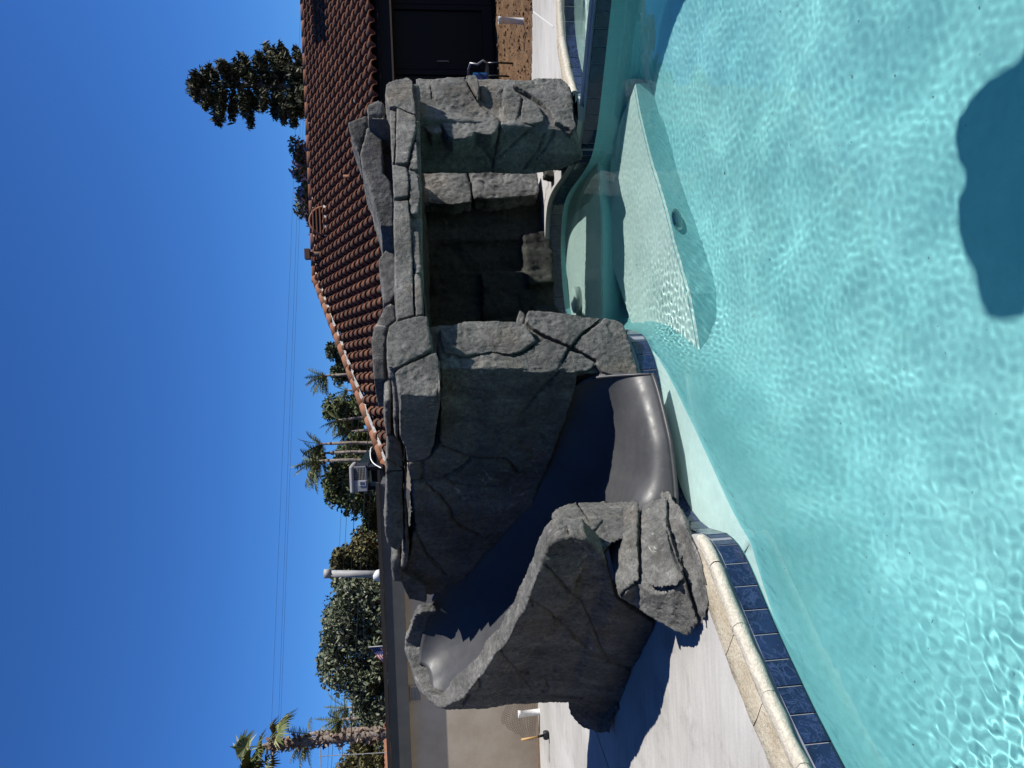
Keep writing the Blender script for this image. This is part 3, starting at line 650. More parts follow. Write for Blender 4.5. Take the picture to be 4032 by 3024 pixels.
stack(1272, 1000, 17.0, .30, .055, mat('rusty_pipe', (.16, .085, .05), .7), .11)
stack(1398, 695, 14.9, .22, .035, M_CAP); stack(1415, 398, 14.4, .10, .035, M_GALV)
# chimney farther along the roof (it throws the dark patch near the ridge)
ch = B().box((9.0, 15.7, 2.9), (9.9, 16.7, 5.1)).box((8.94, 15.63, 5.1), (9.97, 16.77, 5.22)).go('chimney', M_STUC, roof)

# ================================================================== FLAT-ROOFED BUILDING behind the slide
flat = thing('flat_roof_building', (-4.5, 12.5, .15), 'low tan stucco building with flat roof and wide grey fascia', 'building')
B().box((-12, 12.31, .1), (-1.2, 12.6, 2.3)).go('wall', M_STUC, flat)
B().box((-12, 12.18, 2.19), (-1.47, 12.23, 2.50)).go('fascia', M_FASC, flat)
B().box((-12, 12.15, 2.505), (-1.45, 12.24, 2.56)).go('drip_edge', mat('brown_metal_edge', (.05, .045, .043), .5), flat)
B().box((-12, 12.235, 2.19), (-1.47, 12.31, 2.21)).go('soffit', mat('tan_soffit', (.40, .25, .10), .8), flat)
B().box((-12, 12.24, 2.22), (-1.47, 18, 2.49)).go('roof', M_FASC, flat)
rz = Py(1483, 1800, 14.75)[2]; B().box((-3.4, 14.75, 2.0), (.4, 14.85, rz - .06)).go('fascia', M_FASC, flat); B().box((-3.4, 14.72, rz - .055), (.4, 14.86, rz)).go('drip_edge', mat('brown_metal_edge2', (.05, .045, .043), .5), flat)
vq = [Py(x, y, 12.39) for x, y in [(1630, 2690), (1630, 2755)]]
ve = B().box((vq[1][0], 12.285, vq[1][2] - .14), (vq[0][0], 12.31, vq[1][2] + .05)).go('wall_vent', M_STUC, flat)
for k in range(4): B().box((vq[1][0] + .03, 12.27, vq[1][2] - .11 + k * .038), (vq[0][0] - .03, 12.286, vq[1][2] - .09 + k * .038)).go('slat', M_GALV, ve)

# ================================================================== CARVED ROCK GROTTO
grotto = thing('rock_grotto', (1.2, 7.0, .15), 'carved grey artificial rock grotto with lintel over the pool', 'grotto')
PL = plane((.5, 5.75), (2.75, 7.0)); back = (.16, -.27)
UP = np.array([0, 0, 1.0])
# --- lintel: a dark core, its blocks in front
def solid(name, parent, prisms, vox=.02, seed=0, m=None, amp=1.0, cracks=(), smooth=1, coarse=1.0):
    b = B()
    for fr_, off in prisms: b.prism([np.array(p, float) for p in fr_], np.array(off, float))
    return link(name, rockmesh(b, vox, amp, seed, smooth, cracks, coarse), m or M_ROCK, parent)
def face(crop, pts, pl, gap=0): return [pl(p[0], p[1]) if pl else Py(*p) for p in inset(T(crop, pts), gap)]
OFFL = (-.14, .252, 0)
lint = solid('lintel', grotto, [(face('0', [(1556, 335), (1556, 1250), (1668, 1250), (1650, 330)], plane((.47, 5.80), (2.72, 7.05))), (-.3, .54, 0))], seed=1, amp=.6)
pieces = [('a', [(605, 95), (640, 60), (720, 30), (840, 0), (897, 45), (905, 200), (927, 300), (932, 415), (730, 335), (645, 328), (600, 200)], 0, 1.6),
          ('a', [(728, 343), (932, 432), (935, 560), (915, 640), (900, 700), (868, 830), (842, 940), (702, 943), (715, 700), (722, 500)], .0, 1.6),
          ('a', [(645, 335), (722, 345), (712, 480), (715, 650), (698, 900), (668, 945), (655, 600)], .03, 1.2),
          ('a', [(670, 955), (832, 985), (853, 1100), (858, 1200), (850, 1300), (690, 1330), (680, 1150)], .0, 1.5),
          ('a', [(915, 700), (940, 690), (948, 780), (958, 1000), (862, 980), (885, 850)], .02, 1.2),
          ('a', [(848, 1003), (935, 1020), (962, 1100), (985, 1300), (965, 1380), (952, 1490), (872, 1480), (858, 1330), (862, 1200)], .015, 1.4),
          ('a', [(935, 450), (955, 470), (965, 620), (960, 700), (938, 690), (915, 650), (938, 560)], .03, 1.0),
          ('0', [(1549, 785), (1608, 785), (1618, 880), (1624, 990), (1627, 1120), (1631, 1240), (1561, 1260), (1553, 1080), (1550, 900)], .0, 1.5),
          ('b', [(462, 10), (552, 8), (562, 200), (584, 450), (540, 475), (505, 470), (488, 300), (478, 150)], .02, 1.3),
          ('b', [(505, 488), (540, 485), (572, 520), (590, 690), (598, 800), (604, 922), (516, 938), (502, 700)], .015, 1.3),
          ('b', [(592, 600), (625, 760), (640, 940), (612, 930), (606, 800)], .05, .8)]
for i, (k, pts, ps, g) in enumerate(pieces): slab('stone', k, pts, PL, OFFL, lint, m=M_ROCKL, gap=g * .4, seed=11 + i, vox=.009, amp=.55, push=ps)
# --- big cap block over the left pillar (front lit, side in shade)
PC = plane((-.05, 5.5), (.5, 5.72)); PCL = plane((-.05, 5.5), (-.62, 6.25))
capb = solid('cap_block', grotto, [(face('0', [(1570, 1290), (1570, 1540), (1712, 1540), (1690, 1290)], plane((-.03, 5.56), (.5, 5.78))), (-.25, .5, 0)),
                                   (face('0', [(1575, 1560), (1590, 1700), (1610, 1790), (1680, 1790), (1712, 1700), (1716, 1560)], plane((-.02, 5.56), (-.59, 6.31))), (.5, .3, 0))], seed=3, amp=.6)
slab('stone', 'b', [(305, 1002), (520, 955), (605, 948), (645, 962), (665, 1100), (693, 1308), (560, 1388), (440, 1450), (360, 1488), (280, 1530), (215, 1500), (192, 1400), (192, 1150), (220, 1050)], PC, (-.1, .24, 0), capb, gap=.4, seed=31, vox=.011, amp=.8)
slab('stone', '0', [(1582, 1442), (1650, 1412), (1718, 1384), (1730, 1420), (1735, 1480), (1730, 1530), (1721, 1566), (1640, 1560), (1571, 1550), (1556, 1468)], PC, (-.1, .24, 0), capb, gap=.4, seed=32, vox=.011, amp=.8)
slab('stone', 'c', [(134, 192), (260, 200), (402, 212), (432, 150), (430, 300), (405, 430), (385, 560), (350, 640), (280, 670), (192, 690), (178, 590), (133, 500)], PCL, (.22, .16, 0), capb, gap=.5, seed=33, vox=.014, amp=.5)
# --- left pillar
PP = plane((-.04, 5.68), (.36, 5.89))
pil = solid('pillar', grotto, [(face('5', [(215, 470), (720, 470), (1300, 440), (1430, 480), (1500, 820), (1260, 790), (900, 760), (300, 745), (215, 700)], plane((-.04, 5.76), (.36, 5.97))), (.05, .75, 0)),
                               (face('0', [(1690, 1290), (1740, 1290), (1740, 1470), (1690, 1480)], plane((-.04, 5.76), (.36, 5.97))), (.05, .7, 0))], seed=5, amp=.6)
pieces = [[(215, 480), (245, 505), (300, 462), (380, 437), (560, 432), (720, 440), (775, 455), (805, 500), (840, 572), (760, 630), (680, 658), (540, 645), (380, 668), (250, 645), (225, 560)],
          [(230, 655), (300, 668), (380, 682), (540, 658), (690, 670), (765, 642), (848, 583), (915, 547), (1060, 608), (1005, 715), (985, 768), (880, 778), (760, 768), (690, 760), (580, 775), (410, 765), (290, 745), (240, 735)],
          [(780, 445), (795, 372), (830, 360), (940, 372), (1150, 397), (1285, 412), (1220, 468), (1140, 520), (1075, 598), (1000, 565), (920, 533), (835, 490)],
          [(725, 430), (738, 380), (752, 335), (788, 362), (790, 385), (772, 440)],
          [(1300, 418), (1390, 432), (1428, 470), (1448, 520), (1470, 600), (1512, 760), (1524, 858), (1460, 832), (1390, 800), (1290, 770), (1240, 715), (1250, 690), (1150, 635), (1085, 602), (1130, 545), (1230, 480)],
          [(1068, 622), (1150, 650), (1240, 700), (1230, 735), (1190, 758), (1090, 770), (1000, 768), (1008, 722)]]
for i, pts in enumerate(pieces): slab('stone', '5', pts, PP, (-.04, .15, 0), pil, gap=.5, seed=41 + i, vox=.010, amp=.9, push=[0, .01, .0, .1, .01, .02][i])
# --- right pillar
PR = plane((2.42, 7.08), (2.96, 7.38)); PJ = plane((2.42, 7.08), (2.03, 7.40))
pir = solid('pillar', grotto, [(face('4', [(60, 505), (800, 520), (1010, 515), (1075, 600), (1095, 820), (600, 840), (100, 840)], plane((2.42, 7.16), (2.96, 7.46))), (-.12, .55, 0)),
                               (face('4', [(40, 760), (560, 800), (1092, 845), (1130, 930), (1158, 1040), (1000, 1112), (780, 1143), (560, 1128), (60, 1135)], plane((2.40, 7.12), (2.05, 7.42))), (.35, .3, 0))], seed=6, amp=.6,
            cracks=[(T('4', [(300, 915), (290, 980), (230, 1050), (180, 1085)]), 5, .02), (T('4', [(440, 890), (500, 980), (560, 1060)]), 5, .02), (T('4', [(800, 845), (700, 940), (590, 1040), (560, 1130)]), 5, .02), (T('4', [(895, 880), (860, 980), (760, 1110)]), 6, .02)])
pieces = [('a', [(925, 5), (990, 20), (1092, 45), (1105, 150), (1125, 290), (1160, 400), (1195, 495), (1220, 580), (1100, 600), (960, 480), (935, 200)], .03),
          ('a', [(1105, 48), (1190, 30), (1290, 12), (1460, 10), (1500, 92), (1560, 190), (1600, 262), (1640, 312), (1750, 390), (1858, 480), (1830, 560), (1768, 640), (1660, 625), (1575, 605), (1555, 650), (1440, 680), (1330, 692), (1270, 630), (1218, 510), (1160, 360), (1130, 200)], 0),
          ('a', [(1470, 10), (1590, 4), (1622, 60), (1628, 240), (1605, 258), (1560, 180), (1510, 92)], -.03),
          ('a', [(1632, 52), (1730, 45), (1825, 38), (1880, 80), (1868, 180), (1872, 300), (1862, 468), (1750, 380), (1655, 320), (1700, 260), (1640, 200)], .06),
          ('4', [(640, 548), (672, 562), (758, 605), (745, 690), (720, 785), (640, 778), (628, 760), (630, 650)], .03),
          ('4', [(765, 608), (850, 660), (905, 750), (895, 790), (820, 800), (740, 788), (748, 720)], .02),
          ('4', [(690, 548), (860, 507), (1010, 506), (1045, 540), (1072, 582), (1092, 680), (1112, 830), (1092, 852), (1000, 802), (968, 790), (968, 770), (910, 690), (800, 602)], .0)]
for i, (k, pts, ps) in enumerate(pieces): slab('stone', k, pts, PR, (-.08, .18, 0), pir, gap=.7, seed=51 + i, vox=.012, amp=1.0, push=ps)
slab('stone', '4', [(620, 812), (700, 815), (860, 835), (1092, 858), (1130, 930), (1160, 1045), (1080, 1085), (1000, 1118), (900, 1130), (780, 1148), (570, 1130), (560, 1110), (590, 960)], PJ, (.25, .2, 0), pir, gap=1, seed=61, vox=.018, amp=.7,
     cracks=[(T('4', [(800, 850), (700, 940), (590, 1040)]), 5, .03), (T('4', [(895, 880), (860, 980), (760, 1110)]), 6, .03), (T('4', [(965, 850), (930, 930), (850, 1040)]), 5, .03)])
# --- grotto chamber: back and side walls, roof
def wallplan(pts, z0, z1, th): return [([(p[0], p[1], z0) for p in pts] + [(p[0] + th[0], p[1] + th[1], z0) for p in reversed(pts)], (0, 0, z1 - z0))]
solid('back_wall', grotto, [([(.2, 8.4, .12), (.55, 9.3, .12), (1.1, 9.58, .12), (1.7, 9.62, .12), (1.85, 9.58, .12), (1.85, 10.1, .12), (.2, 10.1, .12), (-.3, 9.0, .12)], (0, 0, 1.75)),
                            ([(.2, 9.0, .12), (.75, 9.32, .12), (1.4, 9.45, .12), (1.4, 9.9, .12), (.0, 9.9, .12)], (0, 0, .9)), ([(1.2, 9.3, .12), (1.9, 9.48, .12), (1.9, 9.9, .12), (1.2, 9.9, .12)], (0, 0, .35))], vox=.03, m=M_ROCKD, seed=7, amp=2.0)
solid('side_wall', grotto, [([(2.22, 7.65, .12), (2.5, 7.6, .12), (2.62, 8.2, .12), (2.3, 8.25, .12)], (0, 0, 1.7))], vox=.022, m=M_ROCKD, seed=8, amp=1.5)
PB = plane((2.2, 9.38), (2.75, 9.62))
slab('rear_wall', '4', [(60, 1200), (900, 1240), (905, 1580), (60, 1580)], plane((2.0, 9.62), (2.6, 9.72)), (-.05, .3, 0), grotto, m=M_ROCKD, seed=65, vox=.02, amp=1.6)  # dark slab where the rear rock lies in shadow, shade put into its colour
slab('rear_rock', '4', [(60, 1120), (398, 1120), (425, 1230), (430, 1320), (300, 1340), (60, 1325)], PB, (-.1, .4, 0), grotto, seed=62, vox=.018, amp=1.6)
slab('rear_rock', '4', [(410, 1120), (862, 1130), (866, 1200), (868, 1250), (850, 1290), (700, 1300), (560, 1310), (445, 1300), (432, 1230)], PB, (-.1, .4, 0), grotto, seed=63, vox=.018, amp=1.9, push=-.04)
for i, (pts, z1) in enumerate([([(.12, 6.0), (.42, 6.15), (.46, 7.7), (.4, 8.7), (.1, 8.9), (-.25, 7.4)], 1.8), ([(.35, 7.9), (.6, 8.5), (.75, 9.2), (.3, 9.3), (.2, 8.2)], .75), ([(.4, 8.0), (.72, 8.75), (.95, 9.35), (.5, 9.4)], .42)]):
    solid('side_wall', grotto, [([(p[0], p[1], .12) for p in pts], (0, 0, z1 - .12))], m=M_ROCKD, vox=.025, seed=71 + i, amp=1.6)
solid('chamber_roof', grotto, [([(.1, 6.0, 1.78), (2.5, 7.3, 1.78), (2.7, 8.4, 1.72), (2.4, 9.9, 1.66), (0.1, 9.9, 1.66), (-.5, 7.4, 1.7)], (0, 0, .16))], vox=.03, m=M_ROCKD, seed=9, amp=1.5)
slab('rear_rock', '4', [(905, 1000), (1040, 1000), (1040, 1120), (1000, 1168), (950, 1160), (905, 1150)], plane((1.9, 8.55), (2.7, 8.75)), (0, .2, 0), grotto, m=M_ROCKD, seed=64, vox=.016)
# --- boulders on top
tops = [('a', [(192, 500), (330, 440), (402, 416), (404, 545), (320, 800), (345, 1000), (420, 1180), (330, 930), (215, 600)], (7.75, 7.75), (-.1, .35, 0), .0),
        ('a', [(400, 550), (440, 562), (500, 620), (560, 665), (575, 900), (582, 1050), (668, 1155), (690, 1350), (690, 1640), (545, 1640), (520, 1540), (425, 1185), (350, 1000), (325, 850), (372, 690)], (7.65, 7.6), (-.25, .5, 0), .0),
        ('a', [(402, 340), (412, 310), (460, 280), (522, 255), (575, 285), (590, 310), (580, 400), (556, 432), (410, 426)], (7.55, 7.55), (-.2, .35, 0), .0),
        ('a', [(408, 432), (556, 436), (600, 420), (660, 560), (660, 700), (560, 660), (480, 590), (415, 530)], (7.5, 7.65), (-.1, .3, 0), .05),
        ('b', [(106, 335), (150, 265), (192, 216), (225, 245), (280, 262), (330, 400), (330, 650), (290, 722), (250, 800), (162, 830), (152, 700), (150, 590), (120, 460)], (6.9, 6.75), (-.2, .45, 0), .0),
        ('b', [(160, 862), (200, 830), (247, 808), (300, 850), (300, 1000), (212, 1062), (188, 1150), (185, 1300), (200, 1640), (62, 1640), (48, 1450), (32, 1200), (60, 1080), (92, 1020)], (6.5, 6.4), (-.25, .5, 0), .0),
        ('b', [(40, 1400), (110, 1390), (180, 1420), (190, 1640), (60, 1650)], (6.35, 6.35), (-.2, .4, 0), .0)]
for i, (k, pts, (ya, yb), off, ps) in enumerate(tops):
    n = len(pts); ys = [ya + (yb - ya) * (p[1] - min(q_[1] for q_ in pts)) / (max(q_[1] for q_ in pts) - min(q_[1] for q_ in pts)) for p in pts]
    b = B(); W = [Py(*p_, y_) for p_, y_ in zip(T(k, pts), ys)]; b.prism(W, np.array(off))
    link('top_stone', rockmesh(b, .014, .55, 81 + i, 1), M_ROCK, grotto)
# --- wall behind the slide, ledges along its top
PW = plane((-.08, 5.92), (-1.72, 7.30))
wpts = T('c', [(200, 690), (225, 900), (245, 1150), (205, 1350), (165, 1470), (300, 1640), (480, 1640), (720, 1400), (1100, 1000), (1290, 500), (1420, 150), (1420, 20), (1290, 0), (430, 0), (430, 550), (345, 660)])
cr = [([(432, 560), (520, 600), (660, 655), (900, 660), (940, 690), (990, 760)], 6, .035), ([(660, 655), (560, 740), (430, 800), (310, 825), (200, 820)], 6, .03), ([(440, 790), (550, 845), (680, 860), (830, 860)], 5, .025),
      ([(310, 825), (430, 930), (500, 1020), (520, 1100), (600, 1160), (710, 1210)], 5, .03), ([(295, 690), (298, 820)], 5, .03), ([(205, 820), (240, 1180), (330, 1350), (470, 1500)], 5, .03), ([(1290, 30), (1130, 190), (1060, 280), (1020, 330)], 4, .02)]
slab('slide_wall', '0', wpts, PW, (.35, .35, 0), grotto, gap=0, seed=91, vox=.015, amp=1.3, cracks=[(T('c', p), w_ * 1.3, d_ * 1.7) for p, w_, d_ in cr], coarse=1.2)
leds = [([(20, 240), (50, 222), (75, 232), (70, 400), (72, 480), (40, 500), (22, 380)], 6.15, 6.3), ([(75, 60), (105, 40), (135, 190), (132, 380), (122, 530), (95, 490), (92, 250)], 5.95, 6.2),
        ([(45, 485), (90, 492), (135, 540), (155, 600), (157, 722), (85, 680), (48, 640)], 6.3, 6.45), ([(35, 655), (60, 665), (157, 730), (163, 750), (100, 752), (48, 748), (33, 800)], 6.42, 6.5),
        ([(32, 760), (100, 750), (160, 748), (163, 1000), (162, 1260), (132, 1330), (80, 1310), (40, 1272), (26, 1180), (35, 1000)], 6.5, 6.95), ([(160, 560), (180, 600), (190, 800), (185, 920), (176, 1000), (186, 1100), (206, 1340), (170, 1460), (150, 1445), (172, 1250), (165, 900)], 6.35, 7.1),
        ([(80, 1400), (105, 1365), (125, 1362), (152, 1480), (150, 1562), (88, 1545)], 7.1, 7.2), ([(120, 1500), (160, 1480), (330, 1590), (330, 1700), (200, 1680)], 7.2, 7.35)]
for i, (pts, ya, yb) in enumerate(leds):
    lo, hi = min(p[1] for p in pts), max(p[1] for p in pts); b = B(); b.prism([Py(*p_, ya + (yb - ya) * (p0[1] - lo) / (hi - lo)) for p_, p0 in zip(T('c', pts), pts)], np.array((.22, .3, 0)))
    link('ledge_stone', rockmesh(b, .014, .7, 101 + i, 2), M_ROCK, grotto)

# ================================================================== WATER SLIDE
slide = thing('water_slide', (-1.6, 6.6, .15), 'smooth dark grey water slide curving down into the pool between rocks', 'water slide')
# stations: left rim, bottom, right rim
ST = [(-.95, 5.12, .14, -.45, 5.27, .09, .03, 5.55, .12), (-.95, 5.13, .22, -.46, 5.29, .15, .03, 5.57, .16), (-.95, 5.15, .32, -.47, 5.34, .215, .03, 5.61, .22), (-.96, 5.18, .5, -.51, 5.44, .255, .03, 5.69, .32), (-.98, 5.23, .84, -.58, 5.60, .275, .02, 5.84, .55), (-1.08, 5.18, .98, -.70, 5.78, .31, -.10, 6.05, .72), (-1.3, 5.26, 1.04, -.92, 5.98, .40, -.4, 6.36, .9),
      (-1.52, 5.36, 1.08, -1.2, 6.16, .57, -.75, 6.64, 1.05), (-1.82, 5.72, 1.17, -1.55, 6.42, .78, -1.1, 6.92, 1.2), (-2.1, 6.1, 1.28, -1.9, 6.72, .98, -1.5, 7.22, 1.4), (-2.4, 6.5, 1.42, -2.2, 7.0, 1.22, -1.85, 7.47, 1.7), (-2.64, 6.78, 1.53, -2.42, 7.2, 1.38, -2.15, 7.6, 1.85),
      (-2.83, 7.0, 1.64, -2.62, 7.34, 1.54, -2.4, 7.7, 1.9), (-2.93, 7.26, 1.74, -2.76, 7.42, 1.70, -2.6, 7.7, 1.95), (-2.93, 7.38, 1.82, -2.84, 7.48, 1.85, -2.72, 7.65, 1.95)]
S = resample(chaikin(ST, 2, False), .06, False); n = len(S); ns = 29; vs = []
for i in range(n):
    L_, C_, R_ = S[i, :3] - np.array([0, 0, .05 * min(1, max(0, i - 14) / 4)]), S[i, 3:6], S[i, 6:]
    for k in range(ns):
        s_ = -1 + 2 * k / (ns - 1); E_ = (R_ if s_ > 0 else L_) - C_; th = abs(s_) * math.pi / 2 * .985
        u = math.sin(th) ** .9; h = (1 - math.cos(th)) ** 1.1; vs.append((C_[0] + E_[0] * u, C_[1] + E_[1] * u, C_[2] + E_[2] * h))
fs = [(i * ns + k, i * ns + k + 1, (i + 1) * ns + k + 1, (i + 1) * ns + k) for i in range(n - 1) for k in range(ns - 1)]
fl = link('flume', mesh(vs, fs, True), M_FLUME, slide); so = fl.modifiers.new('s', 'SOLIDIFY'); so.thickness = .035; so.offset = 1 if False else -1
# rounded lips at the mouth
Vn = np.array(vs).reshape(n, ns, 3)
for col_, r_ in ((0, .036), (ns - 1, .013)):
    P = [Vn[i, col_] for i in range(0, 16)]; B().tube(P, [r_ * (.5 + .5 * min(1, i / 4)) for i in range(16)], 12).go('lip', M_FLUME, slide, True)
B().tube([Vn[0, k] for k in range(ns)], .016, 8).go('lip', M_FLUME, slide, True)
solid('mouth_base', slide, [([(-.95, 5.30, .12), (-.46, 5.52, .12), (.02, 5.75, .12), (.06, 6.0, .12), (-.5, 6.1, .12), (-1.2, 5.9, .12), (-1.08, 5.4, .12)], (0, 0, .05))], vox=.02, seed=120, amp=.3, m=M_ROCK)
# outer rock wall of the slide with its lit rim
rim6 = [(1150, 120, 5.14), (1060, 200, 5.05), (1010, 330, 5.02), (960, 470, 5.12), (915, 590, 5.3), (845, 720, 5.6), (770, 850, 5.92), (700, 930, 6.15), (620, 1050, 6.45), (545, 1150, 6.7), (470, 1200, 6.85), (395, 1250, 7.02), (300, 1210, 7.3), (225, 1120, 7.6), (195, 1010, 7.7), (160, 930, 7.78), (150, 860, 7.8), (190, 740, 7.72), (215, 660, 7.62), (250, 640, 7.5)]
R3 = chaikin([Py(*T('6', [(x, y)])[0], Y_) for x, y, Y_ in rim6], 1, False)
b = B(); T_ = np.gradient(R3, axis=0); T_ /= np.linalg.norm(T_, axis=1)[:, None]; wdh = []
vs, fs = [], []
for i, p in enumerate(R3):
    sd_ = np.array([T_[i][1], -T_[i][0], 0]); sd_ /= np.linalg.norm(sd_); hw = (.05 if i < 22 else .042) + .012 * math.sin(i * 1.7); dep = .3 if i < 22 else .16
    for u, h in ((-hw, -dep), (-hw, 0), (hw, .0), (hw, -dep)): vs.append(p + sd_ * u + UP * h)
m4 = len(R3)
for i in range(m4 - 1): fs += [(4 * i + k, 4 * i + (k + 1) % 4, 4 * i + 4 + (k + 1) % 4, 4 * i + 4 + k) for k in range(4)]
fs += [(0, 1, 2, 3), tuple(4 * (m4 - 1) + k for k in (3, 2, 1, 0))]; b.add(vs, fs)
outer6 = [(1140, 190, 5.06), (1310, 200, 5.0), (1420, 300, 4.95), (1500, 580, 4.92), (1640, 680, 5.1), (1745, 740, 5.3)]
W = [Py(*T('6', [(x, y)])[0], Y_) for x, y, Y_ in outer6] + [Pz(*T('6', [q_])[0], .18) for q_ in [(1725, 850), (1680, 950), (1600, 1030), (1570, 1200), (1490, 1330)]] + \
    [Py(*T('6', [(x, y)])[0], Y_) for x, y, Y_ in [(1350, 1300, 6.95), (1200, 1245, 6.98), (1050, 1245, 7.0), (850, 1262, 7.03), (650, 1280, 7.03), (520, 1280, 7.03), (400, 1290, 7.03), (480, 1190, 6.85), (620, 1060, 6.45), (690, 950, 6.18), (770, 870, 5.93), (850, 740, 5.62), (920, 610, 5.3), (1010, 370, 5.04), (1080, 240, 5.04)]]
Wn = np.array(W); A_ = np.c_[np.ones(len(Wn)), Wn[:, 0], Wn[:, 2]]; cf = np.linalg.lstsq(A_, Wn[:, 1], rcond=None)[0]
W2 = []
for p in Wn:
    d = p - EYE; t = (cf[0] + cf[2] * ZC) / (d[1] - cf[1] * d[0] - cf[2] * d[2]); W2.append(.25 * p + .75 * (EYE + d * t))
b.prism(W2, np.array([.12, .11, 0]))
ck = [([(1050, 370), (1120, 450), (1200, 540), (1270, 600), (1320, 700), (1360, 800), (1390, 880), (1440, 960)], 7, .035), ([(950, 590), (1060, 660), (1180, 770), (1330, 920), (1440, 970), (1590, 1030)], 7, .035), ([(755, 925), (860, 1040), (980, 1060), (1040, 1090), (1060, 1140)], 6, .03),
      ([(870, 1050), (960, 1170)], 4, .02), ([(745, 840), (765, 920)], 6, .03), ([(622, 1030), (625, 1140)], 6, .03), ([(560, 1195), (520, 1260)], 7, .03), ([(1010, 1165), (1120, 1200), (1280, 1215)], 5, .03), ([(1180, 110), (1220, 220)], 5, .03), ([(940, 580), (965, 625)], 7, .03)]
link('rock_wall', rockmesh(b, .0125, .9, 131, 1, [(T('6', p), w_, d_) for p, w_, d_ in ck]), M_ROCKD if False else M_ROCK, slide)
slab('base_rock', '6', [(1200, 1250, 7.0), (1290, 1235, 6.95), (1400, 1240, 6.9), (1560, 1195, 6.6), (1530, 1270, 6.6), (1478, 1345, 6.75), (1462, 1445, 6.85), (1380, 1440, 7.0), (1270, 1395, 7.1), (1215, 1325, 7.1)], None, (.3, .3, -.05), slide, gap=0, seed=133, amp=1.2)
# boulders at the mouth
mo6 = [([(112, 240, 5.05), (150, 205, 5.08), (210, 178, 5.14), (290, 160, 5.14), (310, 210, 5.08), (332, 275, 5.02), (260, 282, 5.02), (185, 290, 5.02), (110, 282, 5.04)], (.05, .4, 0), 'd'),
       ([(300, 156, 5.14), (430, 148, 5.13), (600, 150, 5.12), (820, 140, 5.08), (832, 222, 4.96), (740, 250, 4.95), (650, 285, 4.95), (540, 300, 4.95), (440, 345, 4.95), (395, 392, 4.95), (350, 300, 5.0)], (.05, .4, 0), 'd'),
       ([(822, 142, 4.95), (890, 150, 4.86), (930, 205, 4.74), (972, 252, 4.62), (1050, 380, 4.48), (1078, 470, 4.42), (1092, 560, 4.38), (1127, 690, 4.33), (1112, 830, 4.36), (1078, 905, 4.40), (1052, 852, 4.46), (1040, 720, 4.5), (972, 602, 4.55), (930, 510, 4.62), (862, 385, 4.72), (845, 245, 4.85)], (.14, .3, -.05), 'd'),
       ([(530, 322, 4.92), (602, 300, 4.88), (628, 330, 4.84), (638, 450, 4.78), (640, 592, 4.74), (562, 642, 4.78), (500, 712, 4.82), (478, 600, 4.85), (510, 440, 4.88)], (.22, .28, -.1), 'd'),
       ([(648, 322, 4.84), (740, 262, 4.82), (832, 226, 4.78), (850, 322, 4.70), (862, 402, 4.64), (918, 562, 4.52), (960, 592, 4.48), (880, 640, 4.5), (800, 652, 4.56), (700, 632, 4.66), (662, 542, 4.72)], (.18, .3, -.1), 'd'),
       ([(500, 718, 4.84), (560, 665, 4.78), (640, 604, 4.76), (672, 642, 4.7), (760, 690, 4.64), (860, 662, 4.55), (965, 605, 4.5), (990, 700, 4.5), (1040, 860, 4.46), (1050, 890, 4.46), (980, 980, 4.56), (880, 940, 4.64), (770, 882, 4.74), (640, 800, 4.84), (560, 752, 4.86)], (.3, .3, 0), 'd')]
for i, (pts, off, k) in enumerate(mo6): slab('boulder', k, pts, None, off, slide, gap=.8, seed=141 + i, vox=.010, amp=.8, smooth=4)
# unseen rock, added and shaped backwards from the shadow on the pool floor
wsun = SUN.copy(); tz = math.sqrt(1 - (1 - SUN[2] ** 2) / 1.33 ** 2); us_ = np.array([SUN[0] / 1.33, SUN[1] / 1.33, tz])
shp = [Pw(x, y, FLOOR) for x, y in [(4032, 237), (3900, 310), (3830, 385), (3775, 470), (3756, 547), (3768, 640), (3815, 700), (3764, 775), (3758, 860), (3770, 930), (3800, 1020), (3830, 1094), (3850, 1200), (3885, 1262), (3940, 1275), (4032, 1258), (4200, 1230), (4300, 900), (4250, 500)]]
az = np.array([SUN[0], SUN[1], 0]); az /= np.linalg.norm(az); W = []
for p in shp[:16]:
    q_ = p + us_ * (-p[2] / us_[2]); t = (2.75 - q_ @ az) / (SUN @ az); W.append(q_ + SUN * t)
W = np.array(W); sdw = np.array([az[1], -az[0], 0])
bl = thing('shadow_caster_rock', (3.2, 2.4, .2), 'added unseen rock shaped to cast the shadow on the pool floor', 'boulder')
base = [W[-1] + UP * (.1 - W[-1][2]), W[0] + UP * (.1 - W[0][2])]
b = B().prism(list(W) + base, SUN * .45); print('RIGHT ROCK', W.min(0), W.max(0))
link('rock', rockmesh(b, .022, .25, 160), M_ROCK, bl)

# ================================================================== SMALL THINGS
def pvc(px, py, h, r, lean, label, Z=.2):
    p = Pz(px, py, Z); t = thing('pvc_pipe', p, label, 'pipe', 'white pipe stubs standing in the ground')
    a = np.array([lean[0], lean[1], 1.0]); top = p + a * h
    prof_ = [(0, r), (h * .86, r), (h * .862, r * 1.14), (h, r * 1.14)]
    b = B(); b.tube([p - a * .05] + [p + a * z for z, _ in prof_] , [r] + [q_ for _, q_ in prof_], 20, False)
    b.tube([p + a * h, p + a * (h * .8)], [r * .92, r * .92], 20, False); b.go('stub', M_PVC, t, True)
    b = B(); k = 20; vs = [top + r * f_ * np.array([math.cos(2 * math.pi * i / k), math.sin(2 * math.pi * i / k), 0]) for f_ in (1.14, .92) for i in range(k)]
    b.add(vs, [(i, (i + 1) % k, k + (i + 1) % k, k + i) for i in range(k)]); b.go('rim', M_PVC, t)
pvc(2124, 2803, .33, .048, (-.02, 0), 'white pvc pipe stub in front of the tan stucco wall')
pvc(2058, 84, .345, .045, (.03, 0), 'white pvc pipe stub standing in the bare brown dirt', .16)
